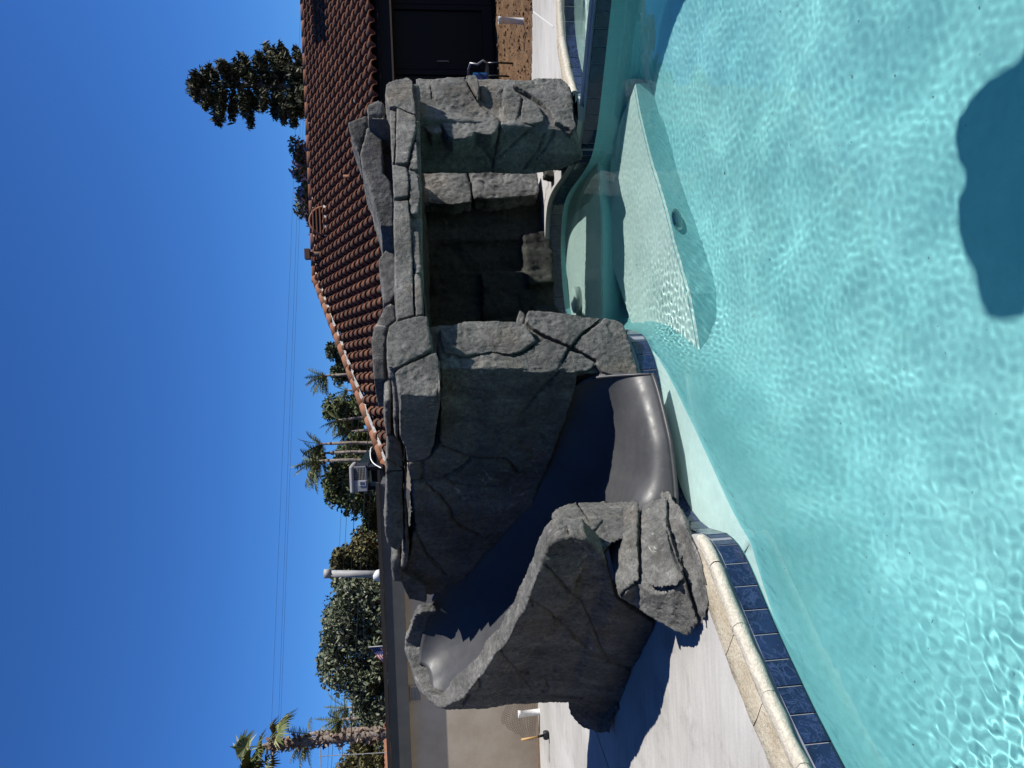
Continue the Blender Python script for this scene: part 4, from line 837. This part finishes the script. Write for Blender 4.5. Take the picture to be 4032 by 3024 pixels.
hp = Pz(2162, 2893, .2); ham = thing('hammer', hp, 'short sledge hammer standing on its head on the concrete deck', 'hammer')
B().tube([hp + [-.055, 0, .045], hp + [-.045, 0, .045], hp + [.0, 0, .045], hp + [.045, 0, .045], hp + [.055, 0, .045]], [.036, .043, .037, .043, .036], 12).go('head', mat('hammer_iron', (.05, .05, .055), .45, .5, .6), ham, True)
B().tube([hp + [0, 0, .07], hp + [-.012, 0, .16]], [.02, .017], 10).go('grip_sleeve', M_BLACK, ham, True)
B().tube([hp + [-.012, 0, .16], hp + [-.035, 0, .40]], [.015, .018], 10).go('handle', mat('hammer_wood', (.55, .34, .14), .6), ham, True)
# crumpled sheet of hex wire leaning on the wall
cw = thing('wire_mesh', Pz(2118, 2830, .2), 'crumpled sheet of hexagonal wire mesh lying against the tan wall', 'wire mesh'); b = B()
o0 = Pz(2124, 2860, .2) + np.array([.05, .28, 0]); hx = .032
def sh(u, v_):
    return o0 + np.array([-.35 + u, .05 * math.sin(u * 9 + 1) - .18 * math.exp(-v_ * 4) + .02 * math.sin(v_ * 20 + u * 6), .02 + v_ * (.62 + .2 * math.sin(u * 5)) * (1 - .5 * max(0, .35 - u))])
for j in range(14):
    for i in range(26):
        u = i * hx * 1.0; v_ = j * hx * 1.5 + (hx * .0)
        uo = (hx / 2 if j % 2 else 0); a = sh(u + uo, v_); c_ = sh(u + uo, v_ + hx * 1.0); dn1 = sh(u + uo - hx / 2, v_ + hx * 1.5); dn2 = sh(u + uo + hx / 2, v_ + hx * 1.5)
        if (u - .4) ** 2 / .2 + (v_ - .1) ** 2 / .32 > 1: continue
        for p_, q_ in ((a, c_), (c_, dn1), (c_, dn2)): b.tube([p_, q_], .0022, 3, False)
b.go('wire', mat('mesh_wire', (.10, .085, .075), .6, .3, .5), cw)

# patio chair with a blue box on its seat
fc = Pz(2020, 250, .17); cx0, cy0 = fc[0], fc[1]
chair = thing('patio_chair', (cx0, cy0, .17), 'black metal patio chair with curved arms standing on the dirt', 'chair')
def lm(x, y, z): return (cx0 + x, cy0 + y, .17 + z)
M_CHR = mat('satin_black_metal', (.03, .03, .033), .3, .5, .4)
for sx in (0, -.56):
    for sy in (0, .5): B().tube([lm(sx, sy, 0), lm(sx + .01, sy, .2), lm(sx, sy, .40)], .016, 8).go('leg', M_CHR, chair, True)
    B().tube([lm(sx, 0, .40), lm(sx + .035, -.01, .47), lm(sx - .02, .0, .56), lm(sx, 0, .66), lm(sx, .25, .68), lm(sx, .5, .66), lm(sx, .52, .40)], .017, 8).go('arm', M_STEEL if sx == 0 else M_CHR, chair, True)
B().box(lm(-.57, -.01, .385), lm(.02, .52, .41)).go('seat', M_CHR, chair)
bk = B(); bk.tube([lm(-.56, .5, .4), lm(-.56, .62, .95), lm(0, .62, .95), lm(0, .5, .4)], .016, 8)
bk.go('back_frame', M_CHR, chair, True)
for k in range(6): B().tube([lm(-.48 + k * .08, .51, .42), lm(-.48 + k * .08, .615, .94)], .008, 6).go('back_slat', M_CHR, chair, True)
bxp = lm(-.50, .06, .413); box = thing('supply_box', bxp, 'blue cardboard box with yellow corner sitting on the patio chair', 'box')
B().box(bxp, lm(-.12, .3, .62)).go('carton', mat('blue_print', (.02, .16, .42), .5), box)
B().add([lm(-.499, .058, .60), lm(-.38, .058, .6195), lm(-.499, .058, .6195), lm(-.499, .058, .52)], [(0, 1, 2), (3, 1, 0)]).go('yellow_corner', mat('yellow_print', (.75, .55, .05), .5), box)
B().box(lm(-.34, .055, .43), lm(-.15, .0595, .6)).go('dark_panel', mat('navy_print', (.01, .03, .12), .5), box)
pt = lm(-.55, -.03, .41); brd = thing('white_board', pt, 'narrow white board standing on the patio chair beside the box', 'board'); B().box(pt, lm(-.51, .03, .68), bev=.004).go('board', mat('white_paint', (.75, .75, .74), .6), brd)

# air conditioner on the flat roof
ap = Py(1445, 1875, 13.3); ac = thing('air_conditioner', (ap[0], 13.3, ap[2] - .2), 'grey outdoor air conditioner unit with wire grille on the flat roof', 'air conditioner')
pa_ = Py(1407, 1832, 13.3); pb_ = Py(1452, 1928, 13.3); x0, x1, z0, z1 = pb_[0], pa_[0], pb_[2] - .0, Py(1398, 1880, 13.3)[2]
M_AC = mat('ac_casing', (.42, .41, .42), .5); M_ACD = mat('ac_inside', (.015, .015, .016), .6)
xm = x0 + (x1 - x0) * .47; B().box((x0, 13.05, z0), (xm, 13.75, z1), bev=.015).go('casing', M_AC, ac); B().box((xm, 13.09, z0), (x1, 13.75, z1 - .02)).go('coil', M_ACD, ac)
B().box((x0 - .02, 13.03, z1), (x1 + .02, 13.78, z1 + .07), bev=.03).go('top_cover', M_AC, ac)
B().box((x1 - .03, 13.06, z0), (x1, 13.1, z1)).go('post', M_AC, ac); B().box((xm, 13.06, z0), (x1, 13.1, z0 + .03)).go('rail', M_AC, ac)
for k in range(1, 8): B().tube([(xm + (x1 - xm) * k / 8, 13.06, z0), (xm + (x1 - xm) * k / 8, 13.06, z1)], .0035, 4).go('grille_bar', M_GALV, ac)
for k in range(1, 9): B().tube([(xm, 13.055, z0 + (z1 - z0) * k / 9), (x1, 13.055, z0 + (z1 - z0) * k / 9)], .0035, 4).go('grille_bar', M_GALV, ac)
lb = B().box((xm - .1, 13.04, z0 + .03), (xm - .01, 13.049, z0 + .14)).go('label', mat('paper_label', (.75, .75, .75), .6), ac)
for k in range(4): B().box((xm - .085, 13.037, z0 + .05 + k * .02), (xm - .03, 13.0395, z0 + .058 + k * .02)).go('print_line', M_WIRE, lb)
for xx in (x0 + .05, x1 - .05): B().box((xx - .03, 13.1, 2.5), (xx + .03, 13.7, z0)).go('foot', M_BLACK, ac)
cb = thing('white_cable', Py(1470, 1770, 12.9), 'white cable looping over the edge of the flat roof', 'cable')
B().tube(chaikin([Py(x, y, Y_) for x, y, Y_ in [(1485, 1772, 14.6), (1460, 1755, 14.2), (1457, 1800, 13.8), (1466, 1820, 13.6), (1480, 1832, 13.3), (1500, 1842, 12.9)]], 2, False), .010, 6).go('cord', M_PVC, cb, True)
# flue pipe on the flat roof
f0, f1 = Py(1487, 2266, 13.0), Py(1296, 2259, 13.0); fl_ = thing('flue_pipe', f0, 'tall grey metal flue pipe standing on the flat roof', 'pipe')
B().cyl(f0 - [0, 0, .25], f1, .058, 18).go('tube', M_GALV, fl_, True); B().cyl(f1 - [0, 0, .02], Py(1276, 2259, 13.0), .075, 18).go('cap', M_GALV, fl_, True)
B().tube([f0 - [0, 0, .05], f0 + [0, 0, .05], f0 + [0, 0, .07]], [.11, .075, .062], 16).go('collar', M_PVC, fl_, True)
# flag on a short staff beyond the roof
g0, g1 = Py(1505, 2545, 18.0), Py(1450, 2548, 18.0); fg = thing('flag', g0, 'small striped flag with starred blue corner on a staff above the roof', 'flag')
B().tube([g0 - [0, 0, 1.0], g1], .012, 8).go('staff', M_GALV, fg, True)
MR, MW_, MB_ = mat('flag_red', (.35, .02, .03), .8), mat('flag_white', (.6, .58, .58), .8), mat('flag_blue', (.02, .03, .14), .8)
def fpt(u, v_): return np.array([g1[0] - .01 - u * .52 * .8, 18.0 + .04 * math.sin(u * 7 + v_), g1[2] - .03 - u * .30 - v_ * .36])
for k in range(13):
    b = B(); vs = [fpt(u, (k + e) / 13) for u in np.linspace(0, 1, 9) for e in (0, 1)]; b.add(vs, [(2 * i, 2 * i + 2, 2 * i + 3, 2 * i + 1) for i in range(8)]); b.go('stripe', MR if k % 2 == 0 else MW_, fg, True)
ca = B().add([fpt(u, e) + np.array([0, -.006, 0]) for u in np.linspace(0, .42, 5) for e in (0, 7 / 13)], [(2 * i, 2 * i + 2, 2 * i + 3, 2 * i + 1) for i in range(4)]).go('canton', MB_, fg, True)
for r_ in range(4):
    for c_ in range(5):
        p = fpt(.04 + c_ * .085, .07 + r_ * .13) + np.array([0, -.012, 0]); B().add([p + .012 * (1 if k % 2 == 0 else .42) * np.array([math.sin(k * math.pi / 5), 0, math.cos(k * math.pi / 5)]) for k in range(10)], [tuple(range(10))]).go('star', MW_, ca)
# television aerial
t0, t1 = Py(1500, 2970, 24), Py(1256, 2978, 24); an = thing('roof_aerial', t0, 'thin television aerial on a mast behind the palms', 'aerial')
B().tube([t0 - [0, 0, 1], t1], .014, 6).go('mast', M_GALV, an)
for k in range(6): B().tube([t1 + [-.3 + k * .1, -.25, -.05], t1 + [-.3 + k * .1, .25, -.05]], .006, 5).go('rod', M_GALV, an)
B().tube([t1 + [-.35, 0, -.05], t1 + [.3, 0, -.05]], .009, 5).go('boom', M_GALV, an)

# ================================================================== far houses
h2 = thing('neighbour_house', (-13, 27, .1), 'neighbouring house with orange tile roof showing above the flat roof', 'house')
zt = Py(1503, 2850, 27)[2]; xa, xb = Py(1503, 2960, 27)[0], Py(1503, 2690, 27)[0]
B().box((xa - 6, 27.2, .1), (xb, 34, zt - .35)).go('wall', M_STUC, h2)
b = B(); b.add([(xa - 6.3, 26.9, zt - .4), (xb + .3, 26.9, zt - .4), (xb - 2.0, 29.4, zt + .02), (xa - 6, 29.4, zt + .02)], [(0, 1, 2, 3)]); rf2 = b.go('roof', M_RTILE, h2)
for k in range(30):
    x = xa - 4 + k * (xb - xa + 3.5) / 30; B().tube([(x, 26.9, zt - .33), (x, 29.3, zt + .05)], .07, 6).go('tile_row', M_CAP, rf2, True)
h3 = thing('garden_shed', (-3.9, 24, .1), 'small shed with dark green gable roof beyond the air conditioner', 'shed')
sp0, sp1 = Py(1440, 1790, 24), Py(1424, 1812, 24)
B().box((sp1[0] - .9, 24, .1), (sp0[0], 26, sp0[2] - .1)).go('wall', M_STUC2, h3)
B().add([(sp0[0] + .2, 23.8, sp0[2] - .1), (sp1[0], 23.8, sp1[2] + .05), (sp1[0] - 1.1, 23.8, sp0[2] - .2), (sp0[0] + .2, 26, sp0[2] - .1), (sp1[0], 26, sp1[2] + .05), (sp1[0] - 1.1, 26, sp0[2] - .2)], [(0, 1, 4, 3), (1, 2, 5, 4), (0, 2, 1)]).go('roof', mat('green_roof', (.05, .09, .08), .7), h3)

# ================================================================== trees
def leaves(name, pos, size, m, parent, flat=.0, elong=1.8, seed=0, down=0.0):
    r = np.random.default_rng(seed); n = len(pos); a = r.normal(size=(n, 3)); a[:, 2] = a[:, 2] * (1 - flat) - down; a /= np.linalg.norm(a, axis=1)[:, None]
    c_ = np.cross(a, r.normal(size=(n, 3))); c_ /= np.linalg.norm(c_, axis=1)[:, None] + 1e-9; sz = size * r.uniform(.55, 1.35, n)[:, None]
    a = a * sz * elong / 2; c_ = c_ * sz / 2; v = np.stack([pos - a, pos + c_ * .9, pos + a, pos - c_ * .9], 1).reshape(-1, 3)
    return link(name, quadmesh(v, np.arange(4 * n).reshape(-1, 4), False), m, parent)
def clumps(cs, per, r, seed, jit=.5):
    g = np.random.default_rng(seed); out = []
    for c_ in cs:
        k = g.normal(size=(per, 3)); k /= np.linalg.norm(k, axis=1)[:, None]; out.append(np.array(c_[:3]) + k * (g.uniform(.1, 1, per) ** .5)[:, None] * np.array(r) * c_[3])
    return np.vstack(out)
def px_tree(name, label, outline, Y, kind, dens=1.0, clump=.9, leaf=.22, seed=0, group='trees beyond the roofs', trunk=True, extra=None, depth=2.0):
    """crown filling a pixel outline [(x,y)..] at distance Y; base on the ground"""
    P = np.array([Py(x, y, Y) for x, y in outline]); c0 = P.mean(0); t = thing(name, (c0[0], Y, .1), label, 'tree', group); g = np.random.default_rng(seed)
    lo, hi = P[:, [0, 2]].min(0), P[:, [0, 2]].max(0); area = (hi - lo).prod(); n = int(area / (clump * clump) * 4.2 * dens) + 6; cs = []
    while len(cs) < n:
        x, z = g.uniform(lo, hi)
        if inside(P[:, [0, 2]], np.array([x]), np.array([z]))[0]: cs.append((x, Y + g.uniform(-depth, depth) * .6, z, clump * g.uniform(.45, 1.0)))
    pos = clumps(cs, int(190 * dens + 40), (1, 1, .7), seed + 1); leaves('crown', pos, leaf * .58, M_LF[kind], t, seed=seed + 2)
    if trunk:
        b = B(); zt_ = hi[1]; b.tube([(c0[0], Y, 0), (c0[0] + .1, Y, zt_ * .45), (c0[0] - .05, Y, zt_ * .85)], [.22, .15, .04], 8)
        for k in range(7):
            q_ = cs[k]; b.tube([(c0[0], Y, max(.8, q_[2] * .6)), ((c0[0] + q_[0]) / 2, (Y + q_[1]) / 2, q_[2] * .85), q_[:3]], [.08, .05, .02], 5)
        b.go('trunk', M_BARK, t, True)
    if extra:
        k2, frac = extra; m_ = pos[g.choice(len(pos), int(len(pos) * frac))]; leaves('blossom', m_ + g.normal(size=m_.shape) * .08, leaf * .9, M_LF[k2], t, seed=seed + 5)
    return t
# tall conifer behind the house: leaning branches with gaps
TY = 33; ct = thing('conifer_tree', (Py(1215, 330, TY)[0], TY, .1), 'tall dark ragged conifer rising behind the tile roof', 'tree', 'trees beyond the roofs'); g = np.random.default_rng(7)
tr0, tr1 = Py(1260, 360, TY), Py(760, 345, TY); b = B(); b.tube([(tr0[0], TY, 0), tuple(tr0), tuple(Py(1000, 335, TY)), tuple(tr1)], [.3, .24, .14, .03], 8)
brs = [(1180, 330, 1100, 190), (1150, 335, 1075, 205), (1120, 335, 1045, 195), (1090, 335, 1012, 218), (1060, 335, 1000, 240), (1020, 335, 945, 228), (990, 335, 920, 250), (950, 335, 885, 265), (910, 340, 860, 255), (870, 340, 815, 270), (830, 340, 790, 275), (800, 340, 760, 300), (770, 345, 745, 330),
       (1200, 360, 1180, 450), (1190, 345, 1215, 470), (1170, 345, 1150, 485), (1140, 345, 1145, 480), (1110, 345, 1110, 470), (1080, 345, 1075, 450), (1040, 340, 1030, 415), (1010, 340, 1010, 425), (980, 340, 980, 480), (950, 340, 955, 440), (920, 340, 905, 465), (880, 340, 860, 455), (850, 340, 850, 480), (820, 345, 800, 420), (790, 345, 760, 390), (775, 345, 750, 360),
       (1200, 330, 1160, 200), (1210, 340, 1205, 240), (1205, 350, 1195, 420), (1100, 340, 1080, 260), (1050, 340, 1030, 270), (1160, 340, 1130, 270), (1190, 340, 1170, 290), (1180, 345, 1180, 400)]
pos = []
for i, (xa_, ya_, xb_, yb_) in enumerate(brs):
    dy = g.uniform(-1.4, 1.4); A_ = Py(xa_, ya_, TY); B_2 = Py(xb_, yb_, TY + dy); mid = (A_ + B_2) / 2 + [0, 0, -.06]; b.tube([A_, mid, B_2], [.06, .035, .012], 5)
    L = np.linalg.norm(B_2 - A_); m_ = int(L * 10)
    for k in range(m_):
        s_ = g.uniform(.22, 1.03); p = A_ * (1 - s_) + B_2 * s_; pos.append(p + g.normal(size=(46, 3)) * [.15, .20, .085] * (1.15 - .45 * s_) + [0, 0, -.06])
b.go('trunk', M_BARK, ct, True); leaves('crown', np.vstack(pos), .085, M_LF['con'], ct, seed=3, elong=3.2)
rt_ = lambda pts: pts
px_tree('jacaranda_tree', 'leafy tree with lilac blossom peeking over the roof ridge', [(1235, 590), (1170, 595), (1165, 640), (1195, 690), (1170, 730), (1195, 770), (1168, 800), (1190, 840), (1235, 870)], 34, 'oak', .8, .5, .16, 21, extra=('lilac', .18))
px_tree('dark_conifer', 'dark bushy evergreen tree just beyond the hip of the roof', [(1350, 1360), (1290, 1390), (1320, 1420), (1310, 1450), (1330, 1485), (1420, 1490), (1430, 1400)], 42, 'dark', .9, .6, .2, 22)
px_tree('shade_tree', 'broad dark green tree behind the leaning palm trunks', [(1290, 1590), (1300, 1620), (1295, 1650), (1340, 1680), (1440, 1690), (1480, 1660), (1480, 1590), (1400, 1575)], 40, 'oak', .9, .7, .22, 23)
px_tree('garden_tree', 'light green tree between the two tall palms and roof', [(1310, 1740), (1330, 1790), (1360, 1760), (1400, 1720), (1420, 1690), (1480, 1690), (1500, 1800), (1480, 1840), (1370, 1830), (1320, 1800)], 36, 'oak', .7, .6, .18, 24)
px_tree('spreading_tree', 'spreading dark oak tree behind the air conditioner', [(1290, 1830), (1330, 1835), (1400, 1840), (1490, 1850), (1500, 1990), (1400, 1985), (1370, 1975), (1330, 1955), (1290, 1950), (1270, 1910), (1310, 1890)], 30, 'oak', .95, .65, .18, 25)
px_tree('low_tree', 'low green tree showing just above the flat roof edge', [(1455, 1990), (1450, 2040), (1445, 2090), (1500, 2100), (1500, 1990)], 32, 'oak', .9, .4, .16, 26)
px_tree('cypress_tree', 'brownish green layered evergreen tree beside the flue pipe', [(1430, 2110), (1370, 2130), (1340, 2150), (1320, 2190), (1345, 2215), (1330, 2260), (1325, 2310), (1400, 2320), (1500, 2310), (1500, 2110)], 30, 'brown', .9, .5, .16, 27)
px_tree('olive_tree', 'large round grey green tree behind the flat roof', [(1370, 2290), (1340, 2330), (1350, 2380), (1300, 2430), (1275, 2490), (1290, 2540), (1285, 2600), (1320, 2640), (1350, 2690), (1380, 2730), (1410, 2770), (1510, 2790), (1510, 2290)], 28, 'grey', 1.2, .75, .17, 28, depth=2.5)
px_tree('thicket_tree', 'pale thin tree between the slender palms', [(1400, 2785), (1390, 2850), (1420, 2880), (1510, 2880), (1510, 2785)], 40, 'grey', .5, .6, .2, 29)
px_tree('corner_tree', 'brown green tree below the big fan palm', [(1380, 2920), (1350, 2990), (1330, 3100), (1510, 3100), (1510, 2915), (1440, 2900)], 36, 'brown', .8, .7, .2, 30)
def frond(base, d, L, droop, rg, nl=26, lw=.05, ll=.5):
    vs, fs, rach = [], [], []; d = np.array(d, float); d /= np.linalg.norm(d); sd_ = np.cross(d, [0, 0, 1.0]); sd_ /= np.linalg.norm(sd_) + 1e-9; p = np.array(base, float); st = L / nl
    for i in range(nl + 1):
        t = i / nl; rach.append(p.copy()); dd = d + np.array([0, 0, -droop * t * 1.6]); dd /= np.linalg.norm(dd)
        if i > 3:
            le = ll * (math.sin(math.pi * min(1, .15 + .85 * t)) * .8 + .25)
            for s_ in (-1, 1):
                tip = p + sd_ * s_ * le * .62 + dd * le * .5 + np.array([0, 0, -le * rg.uniform(.15, .6)]); n0 = len(vs); vs += [p, p + dd * lw, tip, p - dd * lw * .3]; fs.append((n0, n0 + 1, n0 + 2, n0 + 3))
        p = p + dd * st
    return vs, fs, rach
def palm(name, label, base, top, Y, nf, L, droop=.9, tr=.12, wind=(-.35, 0, 0), seed=0, kind='palm', skirt=False, group='palms beyond the roofs'):
    rg = np.random.default_rng(seed); A_ = Py(*base, Y); T2 = Py(*top, Y); t = thing(name, (A_[0], Y, .1), label, 'palm', group); gnd = A_ + (A_ - T2) * (A_[2] / max(.3, T2[2] - A_[2]))
    gnd = np.array([A_[0], Y, 0.0]); pts = [gnd, A_, (A_ + T2) / 2 + [.03, 0, 0], T2]; b = B()
    if skirt:
        m_ = 60; q_ = [A_ + (T2 - A_) * k / m_ for k in range(m_ + 1)]; b.tube([gnd] + q_, [tr * 1.2] + [tr * (1.05 - .25 * k / m_) * (1 + (.16 if k % 2 else -.08)) for k in range(m_ + 1)], 10)
    else: b.tube(pts, [tr * 1.15, tr, tr * .85, tr * .7], 9)
    b.go('trunk', M_PBARK, t, True)
    if skirt:                                    # old leaf bases
        pos = np.vstack([A_ + (T2 - A_) * rg.uniform(0, 1) + rg.normal(size=(1, 3)) * [tr * .7, tr * .7, .03] for _ in range(900)]); leaves('leaf_bases', pos, .12, leaf_mat('dry_leaf_base', (.10, .055, .04), (.30, .22, .16)), t, seed=seed, elong=1.5)
    sh_ = B(); sh_.tube([T2 - [0, 0, .15], T2 + [0, 0, .25]], [tr * .8, tr * .35], 8); sh_.go('crownshaft', M_PBARK, t, True)
    V_, F_ = [], []; rb = B()
    for k in range(nf):
        a = 2 * math.pi * (k + rg.uniform(-.3, .3)) / nf; el = rg.uniform(.35, 1.4); d = np.array([math.cos(a) * math.cos(el), math.sin(a) * math.cos(el), math.sin(el)]) + np.array(wind)
        v_, f_, ra = frond(T2 + [0, 0, .15], d, L * rg.uniform(.75, 1.1), droop, rg, ll=L * .30, lw=L * .022); n0 = len(V_); V_ += v_; F_ += [tuple(i + n0 for i in q_) for q_ in f_]; rb.tube(ra[::3], .012, 4, False)
    link('fronds', quadmesh(np.array(V_), np.array(F_), False), M_LF[kind], t); rb.go('stalks', M_LF[kind], t)
for i, (lab, base, top, Y, nf, L, sd2) in enumerate([
    ('slender palm with a windswept head above the hip tiles', (1420, 1478), (1305, 1478), 40, 13, 1.15, 1), ('small palm head just above the hip tiles', (1440, 1535), (1385, 1537), 44, 10, .8, 2),
    ('short palm bending left beside the shade tree', (1470, 1645), (1358, 1652), 40, 10, .95, 3), ('palm with wide drooping head left of the shade tree', (1480, 1697), (1400, 1698), 40, 11, 1.1, 4),
    ('tall palm with ragged head, right of the tallest pair', (1480, 1746), (1290, 1747), 38, 13, 1.1, 5), ('tall slim palm, middle one of the close trio', (1480, 1782), (1300, 1783), 38, 13, 1.15, 6),
    ('tallest palm of the trio above the air conditioner', (1480, 1816), (1280, 1814), 36, 15, 1.35, 7), ('thin palm with small head next to the grey green tree', (1505, 2785), (1390, 2784), 40, 11, 1.2, 8),
    ('palm with yellow green head near the fan palm', (1505, 2830), (1365, 2831), 36, 13, 1.2, 9), ('stout feather palm standing behind the fan palm', (1510, 2875), (1245, 2888), 30, 15, 1.5, 10)]):
    palm('feather_palm', lab, base, top, Y - (9 if i < 9 else 0), nf + 4, L * .86, seed=40 + sd2, tr=.075 if i < 9 else .15, wind=(-.5, 0, .1), droop=.5)
# big fan palm
FY = 26; fp0, fp1 = (1512, 2890), (1055, 2935); t_ = None
palm('fan_palm', 'tall fan palm with shaggy brown trunk at the left', fp0, fp1, FY, 1, .3, seed=70, tr=.15, skirt=True, kind='fan')
fpt_ = [o for o in bpy.data.objects if o.name == 'fan_palm'][0]; hd = Py(1050, 2936, FY); rg = np.random.default_rng(5); V_, F_ = [], []; rb = B()
for k in range(17):
    a = 2 * math.pi * k / 17 + rg.uniform(-.2, .2); el = rg.uniform(-.35, 1.3); d = np.array([math.cos(a) * math.cos(el) - .55, math.sin(a) * math.cos(el) * .8, math.sin(el)]); d /= np.linalg.norm(d); L1 = rg.uniform(.55, .8); c_ = hd + d * L1; rb.tube([hd, hd + d * L1 * .5 + [0, 0, .04], c_], .018, 5, False)
    sd_ = np.cross(d, [0, 0, 1.0]); sd_ /= np.linalg.norm(sd_); up = np.cross(sd_, d)
    for j in range(22):
        an_ = -1.9 + 3.8 * j / 21; r_ = .62 * rg.uniform(.85, 1.05); dirv = d * math.cos(an_) + sd_ * math.sin(an_); side_ = -d * math.sin(an_) + sd_ * math.cos(an_); mid = c_ + dirv * r_ * .55 + up * .05; tip = c_ + dirv * r_ + np.array([0, 0, -.16 * rg.uniform(.5, 1.4)]); n0 = len(V_); V_ += [c_, mid + side_ * .045, tip, mid - side_ * .045]; F_.append((n0, n0 + 1, n0 + 2, n0 + 3))
link('fan_leaves', quadmesh(np.array(V_), np.array(F_), False), M_LF['fan'], fpt_); rb.go('leaf_stalks', M_LF['fan'], fpt_, True)

# ================================================================== overhead wires
def wire(p0, p1, Y0, Y1, r, sag, label, group):
    A_, Z_2 = Py(*p0, Y0), Py(*p1, Y1); d = Z_2 - A_; A_ = A_ - d * .5; Z_2 = Z_2 + d * .5; pts = []
    for k in range(33):
        t = k / 32; pts.append(A_ * (1 - t) + Z_2 * t + np.array([0, 0, -sag * 4 * ((t - .5) ** 2 - .25) * -1]))
    o = B().tube(pts, r, 5, False).go('power_line', M_WIRE, None, True); tag(o, label, 'wire', group)
G1 = 'high power lines across the sky'; G2 = 'thin utility lines in front of the trees'
wire((1185, 0), (1062, 3024), 46, 46, .0065, -.0, 'highest thin power line crossing the blue sky', G1)
wire((1200, 0), (1090, 3024), 46, 46, .0065, 0, 'thin power line running closely below the highest one', G1); wire((1212, 0), (1098, 3024), 46.5, 46.5, .0065, 0, 'lowest of the three thin power lines above the roof ridge', G1)
for (xa_, xb_, r_, lb_) in [(1360, 1290, .004, 'faint utility line in front of the palm heads'), (1385, 1305, .006, 'thin utility line crossing the round grey green tree'), (1410, 1345, .008, 'utility line crossing the flue pipe near its middle'), (1450, 1375, .013, 'thick black cable strung low over the flat roof'), (1470, 1405, .006, 'lowest thin cable just above the flat roof edge')]:
    wire((xa_, 1700), (xb_, 3024), 24, 24, r_, 0, lb_, G2)

# ================================================================== unseen leafy screens added to cut sky light (beside and behind the viewpoint)
def shade_hedge(x0, y0, x1, y1, h, label):
    t = thing('shade_hedge', ((x0 + x1) / 2, (y0 + y1) / 2, .15), label, 'shade_hedge', 'added unseen screens against sky light'); B().box((x0 + .2, y0 + .2, .1), (x1 - .2, y1 - .2, h - .2)).go('core', mat('hedge_core', (.012, .018, .008), .95), t)
    g = np.random.default_rng(int(abs(x0 * 7 + y0 * 3))); n = 7000; p = g.uniform([x0, y0, .15], [x1, y1, h], (n, 3)); k = g.integers(0, 5, n); jt = g.normal(size=n) * .12
    for ax, val, kk in ((0, x0, 0), (0, x1, 1), (1, y0, 2), (1, y1, 3), (2, h, 4)): p[k == kk, ax] = val + jt[k == kk]
    leaves('foliage', p, .24, M_LF['dark'], t, seed=9)
shade_hedge(-9.6, -4.5, -8.2, 11.2, 5.2, 'tall dark hedge along the yard beside the deck'); shade_hedge(-8.0, -5.2, 9.0, -3.8, 4.8, 'tall dark hedge across the yard facing the grotto')

# ================================================================== bring the paints to their real reflectance for this exposure
for m_ in bpy.data.materials:
    if not m_.node_tree or 'Principled BSDF' not in m_.node_tree.nodes: continue
    bi = m_.node_tree.nodes['Principled BSDF'].inputs['Base Color']; kk = .80 if 'leaf' in m_.name or 'flower' in m_.name else (.62 if 'tile' in m_.name else .69)
    if bi.is_linked:
        src = bi.links[0].from_socket; mx = m_.node_tree.nodes.new('ShaderNodeMixRGB'); mx.blend_type = 'MULTIPLY'; mx.inputs[0].default_value = 1; mx.inputs[2].default_value = (kk, kk, kk, 1)
        m_.node_tree.links.new(src, mx.inputs[1]); m_.node_tree.links.new(mx.outputs[0], bi)
    else: bi.default_value = tuple(c_ * kk for c_ in bi.default_value[:3]) + (1,)
